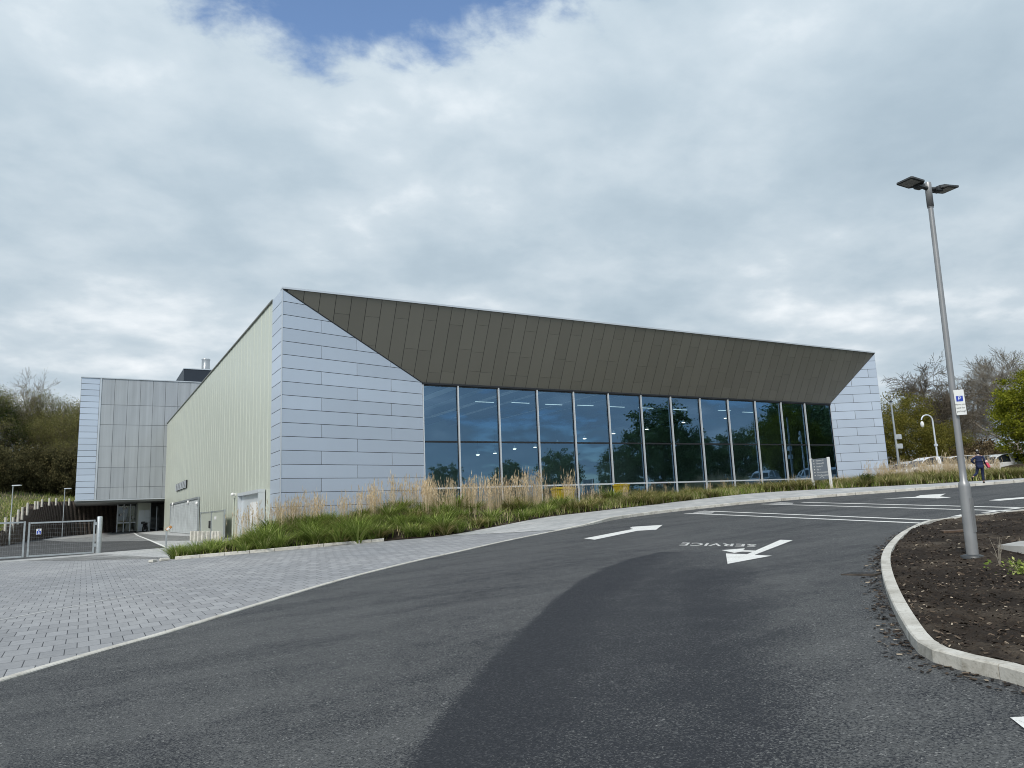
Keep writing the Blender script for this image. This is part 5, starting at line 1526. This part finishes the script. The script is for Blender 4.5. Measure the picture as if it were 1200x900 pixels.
# timber posts along the wall top
fx = [(6,606,618),(15,606,614),(21,597,607),(26,594,602),(32,589,598),(41,587,594),(44.3,587.5,594),(49,585,593),(57.6,583.5,590.5),(65.6,583.5,590.5),(81,584,590)]
for i, (px, pt, pb) in enumerate(fx):
    c = min(wc, key=lambda p: abs(proj(p)[0]-px)); zt7 = at_y(px,pt,c.y)[2]; 
    zb7 = min(c.z-.1, zt7-.8)
    if i < 2: zb7 = h(c.x,c.y)
    m = MB(); m.tube((0,0,-.1),(0,0,max(.5,zt7-zb7)),.12,.11,10); o = m.build('timber_post', M['timber_pale']); o.location = (at_y(px,pb,c.y+.5)[0], c.y+.5, zb7)
    tag(o, 'short pale timber post on the retaining wall top, %s from left of eleven' % (names[i] if i < 10 else 'last'), 'post', 'timber posts along the retaining wall')
q = gnd(8, 629); m = MB(); rg = random.Random(8)
vs_n = []
m.ell((0,0,.3),(.75,.5,.36),12,8); m.ell((.5,.15,.2),(.4,.35,.25),10,6)
for i, v in enumerate(m.v): m.v[i] = tuple(Vector(v)*(1+.22*mnoise.noise(Vector(v)*3)))
o = m.build('tarpaulin_bundle', M['blue']); o.location = (q.x,q.y,q.z-.02); tag(o, 'dark blue tarpaulin bundle on the ground behind the left gate', 'bundle')
# motorcycle seen end on under the overhang
q = Vector(at_y(170,619.5,99.5)); q.z = h(q.x,q.y)+.012
e = empty('motorcycle', q); e.rotation_euler = (0,0,math.radians(70))
for x, w in ((-.7,.09),(.7,.07)):
    m = MB(); n = 20
    vs = []; 
    for i in range(n):
        t = 2*math.pi*i/n
        for k in range(6):
            s = 2*math.pi*k/6; rr = .29+.05*math.cos(s); vs.append((x+rr*math.cos(t), w*.6*math.sin(s), .34+rr*math.sin(t)))
    m.add(vs, [(i*6+k, ((i+1)%n)*6+k, ((i+1)%n)*6+(k+1)%6, i*6+(k+1)%6) for i in range(n) for k in range(6)], 0, True); wh = m.build('wheel', M['rubber'], e)
    m = MB()
    for k in range(5):
        t = 2*math.pi*k/5; m.tube((x,0,.34),(x+.24*math.cos(t),0,.34+.24*math.sin(t)),.015,n=5)
    m.tube((x,-.06,.34),(x,.06,.34),.05,n=10); m.build('rim', M['rim'], wh)
m = MB(); m.path([(-.75,0,.7),(-.4,0,.78),(0,0,.72),(.3,0,.92),(.55,0,.85)],[.07,.14,.15,.17,.08],10); m.bbox((-.25,-.17,.25),(.3,.17,.65),.05); m.build('body', M['black'], e)
m = MB(); m.path([(-.8,0,.88),(-.45,0,.86),(.02,0,.84)],[.05,.11,.08],8); m.build('seat', M['rubber'], e)
m = MB(); m.tube((.72,.07,.34),(.5,.07,1.0),.025); m.tube((.72,-.07,.34),(.5,-.07,1.0),.025); m.path([(.35,.38,1.08),(.5,.15,1.05),(.5,-.15,1.05),(.35,-.38,1.08)],.016,6); m.build('handlebar', M['darkgrey'], e)
m = MB(); m.ell((.62,0,.98),(.1,.13,.12),10,8); m.build('headlight', M['lens'], e)
m = MB(); m.bbox((-.95,-.2,.9),(-.6,.2,1.2),.05); m.build('top_box', M['black'], e)
tag(e, 'black motorcycle parked on the apron under the raised block', 'motorcycle')

# ------------------------------------------------------------------ posts by the far car park
def rdist(px, d, z=PLAT):
    r = ray(px, 545); r = r*(d/math.hypot(r[0],r[1])); return Vector((r[0],r[1],z))
q = rdist(1053.5, 62); d = math.hypot(q.x,q.y)
def zat(px, py, d): r = ray(px,py); return (r*(d/math.hypot(r[0],r[1])))[2]
zt8 = zat(1045.5,471.5,d)-q.z
e = empty('camera_mast', q); m = MB(); m.lathe([(.1,-.1),(.09,1.5),(.06,zt8)],10); m.build('column', M['galv'], e)
for z in (zat(1051,512,d)-q.z, zat(1052.5,523,d)-q.z):
    m = MB(); m.bbox((-.02,-.28,z-.18),(.34,-.06,z+.18),.02); m.build('sign_plate', M['frame'], e)
m = MB(); m.bbox((-.08,-.08,zt8),(.12,.08,zt8+.12),.02); m.build('cap', M['darkgrey'], e)
tag(e, 'thin grey mast with two small plates beside the right corner of the hall', 'mast')
q = rdist(1100, 64); d = math.hypot(q.x,q.y); zt9 = zat(1092,486,d)-q.z
e = empty('hooked_lamp', q); e.rotation_euler = (0,0,math.atan2(cr.y,cr.x)); m = MB()
R0 = .42; pts = [(0,0,-.1),(0,0,zt9-R0)]+[(-R0+R0*math.cos(t), 0, zt9-R0+R0*math.sin(t)) for t in np.linspace(.2,3.0,9)]
m.path(pts, [.07,.055]+[.05]*9, 10); m.bbox((-.1,-.09,zt9*.5),(.1,.09,zt9*.5+.18),.02); m.build('column', M['frame'], e)
m = MB(); m.ell((-2*R0+.02,0,zt9-R0-.28),(.13,.13,.24),12,8); m.build('lantern', M['signwhite'], e)
tag(e, 'white lamp post with hooked top and hanging lantern behind the cars', 'street lamp')
# ------------------------------------------------------------------ cars behind the bank
def car_proto(name, paint, L=4.3, W=1.78, Hc=1.5, estate=False):
    e = empty(name)
    st = [-.5,-.485,-.44,-.30,-.22,-.12,.0,.10,.18,.30,.42,.48,.5]       # along length, front negative
    hood = [.42,.60,.66,.74,.80,.86,.9,.9,.9,.9,.88,.80,.55]
    if estate: roof = [0,0,0,0,.0,1.28,1.46,1.49,1.5,1.49,1.46,1.2,0]
    else: roof = [0,0,0,0,.0,1.24,1.45,1.48,1.47,1.42,1.2,.0,0]
    body = MB(); gl = MB(); ring = []
    for i, s in enumerate(st):
        x = s*L; w = W/2*(1-.9*max(0,abs(s)-.40)**1.2) ; zb_ = .22 if abs(s) < .48 else .32
        zh_ = hood[i]*Hc/1.5; zr = roof[i]*Hc/1.5
        if zr <= zh_: zr = zh_+.015
        k = (zr-zh_)/.6
        ring.append([(x,-w*.94,zb_),(x,-w,zb_+.2),(x,-w*.985,zh_-.04),(x,-w*.95,zh_),(x,-w*(.95-.20*min(1,k)),zr-.05*min(1,k)),(x,-w*(.88-.28*min(1,k)),zr),
                     (x,w*(.88-.28*min(1,k)),zr),(x,w*(.95-.20*min(1,k)),zr-.05*min(1,k)),(x,w*.95,zh_),(x,w*.985,zh_-.04),(x,w,zb_+.2),(x,w*.94,zb_)])
    n = 12
    for i in range(len(st)-1):
        for k in range(n):
            j = (k+1) % n; q = [ring[i][k],ring[i][j],ring[i+1][j],ring[i+1][k]]
            side = k in (3,7); glassy = False
            if side and 4 <= i <= 10 and i not in (7,): glassy = True
            if k == 5 and i in (4,) : glassy = True
            if k == 5 and i == (10 if not estate else 11): glassy = True
            (gl if glassy else body).add(q, [(0,1,2,3)], 0, True)
    body.poly(ring[0][::-1]); body.poly(ring[-1])
    body.build('body', paint, e); gl.build('window', M['carglass'], e)
    for sx_ in (-.31,.30):
        for sy in (-1,1):
            m = MB(); m.tube((sx_*L, sy*(W/2-.2), .31),(sx_*L, sy*(W/2+.01), .31),.31,n=18); wh = m.build('wheel', M['rubber'], e)
            m = MB(); m.tube((sx_*L, sy*(W/2+.011), .31),(sx_*L, sy*(W/2+.02), .31),.2,n=14); m.build('rim', M['rim'], wh)
    for sy in (-1,1):
        m = MB(); m.ell((-.47*L, sy*W*.36, .64),(.09,.16,.07),10,6); m.build('headlight', M['lens'], e)
        m = MB(); m.ell((-.17*L, sy*(W/2+.08), .95),(.07,.10,.07),8,6); m.build('mirror', paint, e)
        m = MB(); m.ell((.485*L, sy*W*.38, .75),(.05,.12,.1),8,6); m.build('tail_light', M['pink'], e)
    return e
cw = car_proto('parked_car', M['carwhite']); ce = car_proto('parked_car', M['carwhite'], 4.6, 1.8, 1.62, True); cs1 = car_proto('parked_car', M['carsilver']); cg1 = car_proto('parked_car', M['cargrey'], 4.4, 1.8, 1.55, True)
base = math.atan2(cr.y, cr.x)
zc = PLAT+.012
cars = [(1062,66,cs1,.25,'silver hatchback parked nearest the right corner of the hall'),(1083,60,cw,.15,'white hatchback left of the lamp column behind the tall grass'),(1112,65,ce,.1,'white estate car directly behind the lamp column'),
        (1137,66,cg1,-.1,'grey estate car between the lamp column and the walking person'),(1168,66,ce,.2,'white estate car directly right of the walking person'),(1192,68,cs1,-.05,'silver hatchback under the bright green tree at the right edge'),(1050,74,cg1,.5,'dark grey estate car half hidden by the corner of the hall')]
for px, d, pr, rz, lab in cars:
    q = rdist(px, d, zc); put(pr, q.x, q.y, zc, 1., base+rz, lab, 'car', 'cars parked behind the bank')

# ------------------------------------------------------------------ the walking person
def skin(name, V, E, rad, mat, parent, root=0, sub=2):
    me = bpy.data.meshes.new(name); me.from_pydata(V, E, []); o = bpy.data.objects.new(name, me); COL.objects.link(o)
    bm = bmesh.new(); bm.from_mesh(me); L = bm.verts.layers.skin.verify()
    for i, v in enumerate(bm.verts):
        r = rad[i]; v[L].radius = (r, r) if not isinstance(r, tuple) else r; v[L].use_root = (i == root)
    bm.to_mesh(me); bm.free()
    md = o.modifiers.new('s', 'SKIN'); md.use_smooth_shade = True; md.branch_smoothing = .6
    sd = o.modifiers.new('d', 'SUBSURF'); sd.levels = sub; sd.render_levels = sub
    dg = bpy.context.evaluated_depsgraph_get(); dg.update()
    m2 = bpy.data.meshes.new_from_object(o.evaluated_get(dg)); bpy.data.objects.remove(o)
    m2.materials.clear(); m2.materials.append(mat); m2.name = name
    ob = bpy.data.objects.new(name, m2); COL.objects.link(ob); ob.parent = parent
    for p in m2.polygons: p.use_smooth = True
    return ob
rf = ray(1151, 566.2); pd = 37.5
pq = Vector(rf*(pd/math.hypot(rf[0],rf[1])))
# stand on the path surface
def path_z(x, y):
    best = None
    for i in range(nP-1):
        for t in np.linspace(0,1,9):
            p = Kq[i].lerp(Bq[i], t); d = (p.x-x)**2+(p.y-y)**2
            if best is None or d < best[0]: best = (d, p.z)
    return best[1]
best = None
for d in np.linspace(30, 48, 120):
    p = rf*(d/math.hypot(rf[0],rf[1])); dz = abs(path_z(p[0],p[1])-p[2])
    if best is None or dz < best[0]: best = (dz, d)
pd = best[1]; pq = Vector(rf*(pd/math.hypot(rf[0],rf[1]))); pq.z = path_z(pq.x, pq.y)
Htot = zat(1150, 527.5, pd)-pq.z
print('person', best, pq, Htot)
pe = empty('person', pq); pe.rotation_euler = (0,0,math.atan2(cr.y,cr.x)-.35); sP = Htot/1.75; pe.scale = (sP,sP,sP)
# local: x = to the right in the picture, y = away from the camera, z up; walking away to the right
V = [(0,0,.95),(0,.01,1.12),(0,.02,1.30),(0,.02,1.44),(0,.03,1.53),(0,.05,1.63),(0,.06,1.73),   # 0-6 spine, neck, head
     (-.10,0,.90),(-.17,.06,.54),(-.40,-.12,.36),(-.47,-.04,.26),                                  # 7-10 left leg trailing, foot lifted
     (.10,0,.90),(.10,.06,.49),(.09,.02,.09),(.10,.14,.035),                                        # 11-14 right leg standing
     (-.19,.02,1.42),(-.36,-.06,1.20),(-.19,.06,1.05),(-.14,.10,1.0),                              # 15-18 left arm, elbow out
     (.19,.02,1.42),(.25,-.04,1.15),(.27,.16,1.05),(.27,.22,1.04)]                                  # 19-22 right arm
E = [(0,1),(1,2),(2,3),(3,4),(4,5),(5,6),(0,7),(7,8),(8,9),(9,10),(0,11),(11,12),(12,13),(13,14),(3,15),(15,16),(16,17),(17,18),(3,19),(19,20),(20,21),(21,22)]
rad = [(.15,.11),(.14,.10),(.16,.11),(.13,.09),.055,(.075,.095),(.06,.075), .085,.06,.04,.035, .085,.06,.042,.035, .06,.045,.035,.03, .06,.045,.035,.03]
skin('body', V, E, rad, M['skin'], pe)
# jacket with sleeves and skirt
Vj = [(0,0,.86),(0,.0,1.0),(0,.01,1.14),(0,.02,1.30),(0,.02,1.43),(0,.03,1.49),(-.20,.02,1.41),(-.365,-.06,1.20),(-.21,.05,1.06),(.20,.02,1.41),(.26,-.04,1.15),(.275,.14,1.06)]
Ej = [(0,1),(1,2),(2,3),(3,4),(4,5),(4,6),(6,7),(7,8),(4,9),(9,10),(10,11)]
skin('jacket', Vj, Ej, [(.185,.135),(.185,.135),(.175,.125),(.19,.13),(.16,.11),.07,.08,.062,.05,.08,.062,.05], M['suit'], pe, 1)
Vt = [(0,0,.93),(-.10,0,.88),(-.17,.06,.54),(-.39,-.11,.38),(.10,0,.88),(.10,.06,.49),(.09,.02,.11)]
skin('trousers', Vt, [(0,1),(1,2),(2,3),(0,4),(4,5),(5,6)], [(.16,.12),.10,.075,.058,.10,.075,.06], M['suit'], pe)
for nm, pts in (('shoe', [(-.44,-.15,.36),(-.45,-.10,.27),(-.43,-.03,.17)]), ('shoe', [(.09,-.05,.05),(.095,.05,.055),(.10,.19,.035)])):
    skin(nm, pts, [(0,1),(1,2)], [.045,.05,.035], M['shoe'], pe)
m = MB(); m.ell((0,.035,1.685),(.092,.105,.10),14,10); m.ell((0,-.02,1.62),(.075,.06,.08),12,8); m.build('hair', M['hair'], pe)
m = MB()
for s in (-1,1): m.ell((.088*s,.06,1.64),(.014,.03,.035),8,6)
m.ell((0,.165,1.635),(.016,.025,.022),8,6); m.build('ears_and_nose', M['skin'], pe)
m = MB(); m.ell((-.02,-.01,1.757),(.05,.055,.035),12,6); m.build('cap', M['palepink'] if False else M['white'], pe)
m = MB(); m.lathe([(.068,0),(.07,.03),(.066,.045)],14,(0,.03,1.475)); m.build('collar', M['white'], pe)
# hands
for sg, c, d in ((-1, Vector((-.16,.09,1.02)), Vector((.5,.5,-.2))), (1, Vector((.275,.20,1.05)), Vector((0,1,-.1)))):
    d.normalize(); s = Vector((0,0,1)); pts = [c, c+d*.07]; Vh = [c, c+d*.075]; Eh = [(0,1)]; Rh = [.028,.035]
    for k in range(4):
        b = len(Vh); o = s*(.025-.017*k); L = [.07,.078,.072,.058][k]
        Vh += [c+d*.085+o, c+d*(.085+L*.6)+o, c+d*(.085+L*.85)+o+Vector((-.03*sg,0,-.01))]; Eh += [(1,b),(b,b+1),(b+1,b+2)]; Rh += [.011,.0095,.008]
    b = len(Vh); Vh += [c+d*.03+Vector((-.035*sg,0,.02)), c+d*.08+Vector((-.05*sg,0,.03))]; Eh += [(0,b),(b,b+1)]; Rh += [.012,.009]
    skin('hand', [tuple(v) for v in Vh], Eh, Rh, M['skin'], pe, 0, 1)
tag(pe, 'person in navy suit walking away along the footpath, pink bag under right arm', 'person')
# pink bag under the arm
bg = empty('shoulder_bag', pe.matrix_basis @ Vector((.35,.06,1.02)))
bg.rotation_euler = pe.rotation_euler; bg.scale = pe.scale
m = MB(); Mx = Matrix.Rotation(-.35,4,'Y'); m.bbox((-.055,-.17,-.24),(.055,.17,.05),.04,0,Mx); m.build('bag_body', M['pink'], bg)
m = MB(); m.bbox((-.07,-.15,.045),(.055,.15,.19),.045,0,Matrix.Rotation(-.15,4,'Y')); m.build('folded_cloth', M['palepink'], bg)
m = MB(); m.path([(-.02,-.12,.04),(-.12,-.05,.25),(-.14,-.03,.38),(-.10,.05,.25),(-.02,.12,.04)],.01,6); m.build('strap', M['pink'], bg)
tag(bg, 'pink bag with pale cloth carried under the right arm of the walking person', 'bag')
# ---------- clean up unused prototypes
# ------------------------------------------------------------------ camera, light, sky
cd = bpy.data.cameras.new('camera'); cam = bpy.data.objects.new('camera', cd); COL.objects.link(cam)
cd.sensor_width = 36; cd.lens = F/1200*36; cd.clip_end = 5000; cd.clip_start = .05
mw = Matrix([[*RM[0],0],[*RM[1],0],[*RM[2],0],[0,0,0,1]]); cam.matrix_world = mw
SC.camera = cam
SUN_AZ = Vector((-.78,-.62,0)).normalized(); EL = R_(42)
sl_ = bpy.data.lights.new('sun', 'SUN'); sl_.energy = 2.2; sl_.angle = R_(12); sl_.color = (1,.95,.88)
so = bpy.data.objects.new('sun', sl_); COL.objects.link(so)
sdir = Vector((SUN_AZ.x*math.cos(EL), SUN_AZ.y*math.cos(EL), math.sin(EL)))
so.rotation_euler = sdir.to_track_quat('Z','Y').to_euler(); so.location = sdir*50
W = bpy.data.worlds.new('World'); SC.world = W; W.use_nodes = True; t = W.node_tree; t.nodes.clear()
out = t.nodes.new('ShaderNodeOutputWorld'); bg_ = t.nodes.new('ShaderNodeBackground'); bg_.inputs[1].default_value = .15
t.links.new(bg_.outputs[0], out.inputs[0])
sky = t.nodes.new('ShaderNodeTexSky'); sky.sky_type = 'NISHITA'; sky.sun_disc = False; sky.sun_elevation = EL; sky.sun_rotation = math.atan2(SUN_AZ.x, SUN_AZ.y)
sky.air_density = 1.; sky.dust_density = .6; sky.ozone_density = 3.0
tc = t.nodes.new('ShaderNodeTexCoord'); D = tc.outputs['Generated']
sep = t.nodes.new('ShaderNodeSeparateXYZ'); t.links.new(D, sep.inputs[0])
zc_ = math_(t, 'MAXIMUM', sep.outputs[2], .0)
den = math_(t, 'ADD', zc_, .22)
u = math_(t, 'DIVIDE', sep.outputs[0], den); v = math_(t, 'DIVIDE', sep.outputs[1], den)
cmb = t.nodes.new('ShaderNodeCombineXYZ'); t.links.new(u, cmb.inputs[0]); t.links.new(v, cmb.inputs[1]); P_ = cmb.outputs[0]
mpn = t.nodes.new('ShaderNodeMapping'); mpn.inputs['Rotation'].default_value = (0,0,R_(25)); mpn.inputs['Scale'].default_value = (1.,1.1,1.); t.links.new(P_, mpn.inputs[0])
n1 = noise(t, mpn.outputs[0], 1.15, 8, .52, .15)
n2 = noise(t, mpn.outputs[0], 3.0, 8, .52, .1)
n3 = noise(t, P_, .55, 4, .5, .2)
n4 = noise(t, mpn.outputs[0], 8.5, 7, .6, .2)
dens = math_(t, 'ADD', math_(t, 'ADD', math_(t, 'MULTIPLY', n1, .36), math_(t, 'MULTIPLY', n2, .40)), math_(t, 'MULTIPLY', n4, .24))
# a clearing high up ahead of the camera (fixed compass direction)
cdir = Vector(ray(440, -430)).normalized()
dotn = t.nodes.new('ShaderNodeVectorMath'); dotn.operation = 'DOT_PRODUCT'; dotn.inputs[1].default_value = cdir; t.links.new(D, dotn.inputs[0])
opening = t.nodes.new('ShaderNodeMapRange'); opening.inputs[1].default_value = math.cos(R_(31)); opening.inputs[2].default_value = math.cos(R_(10)); opening.inputs[3].default_value = 0.; opening.inputs[4].default_value = .34
opening.interpolation_type = 'SMOOTHSTEP'
t.links.new(dotn.outputs['Value'], opening.inputs[0])
back = t.nodes.new('ShaderNodeMapRange'); back.inputs[1].default_value = -.1; back.inputs[2].default_value = -.8; back.inputs[3].default_value = 0; back.inputs[4].default_value = .16
t.links.new(sep.outputs[1], back.inputs[0])
cov = math_(t, 'SUBTRACT', math_(t, 'SUBTRACT', dens, opening.outputs[0]), back.outputs[0])
mask = t.nodes.new('ShaderNodeMapRange'); mask.inputs[1].default_value = .25; mask.inputs[2].default_value = .35; mask.interpolation_type = 'SMOOTHSTEP'
t.links.new(cov, mask.inputs[0])
shade = math_(t, 'ADD', math_(t, 'ADD', math_(t, 'MULTIPLY', n1, .34), math_(t, 'MULTIPLY', n3, .26)), math_(t, 'ADD', math_(t, 'MULTIPLY', n2, .33), math_(t, 'MULTIPLY', n4, .07)))
ccol = ramp(t, shade, [(.38, (2.15,2.68,3.12)), (.46, (2.55,3.08,3.50)), (.53, (3.15,3.62,3.98)), (.63, (5.1,5.3,5.45))])
hz = t.nodes.new('ShaderNodeMapRange'); hz.inputs[1].default_value = 0.; hz.inputs[2].default_value = .65; hz.inputs[3].default_value = .92; hz.inputs[4].default_value = 1.1; t.links.new(sep.outputs[2], hz.inputs[0])
mul = t.nodes.new('ShaderNodeVectorMath'); mul.operation = 'SCALE'; t.links.new(ccol, mul.inputs[0]); t.links.new(hz.outputs[0], mul.inputs['Scale'])
skyc = mix(t, .0, sky.outputs[0], (1,1,1))
fin = mix(t, mask.outputs[0], skyc, mul.outputs[0])
t.links.new(fin, bg_.inputs[0])
SC.view_settings.view_transform = 'Standard'; SC.view_settings.look = 'None'; SC.view_settings.gamma = 1; SC.view_settings.exposure = 0.38
SC.view_settings.use_curve_mapping = False
SC.cycles.use_denoising = True; SC.cycles.filter_width = 1.0
SC.cycles.max_bounces = 6; SC.cycles.transparent_max_bounces = 12; SC.cycles.diffuse_bounces = 3; SC.cycles.glossy_bounces = 4
SC.cycles.caustics_reflective = False; SC.cycles.caustics_refractive = False
bpy.context.view_layer.update()
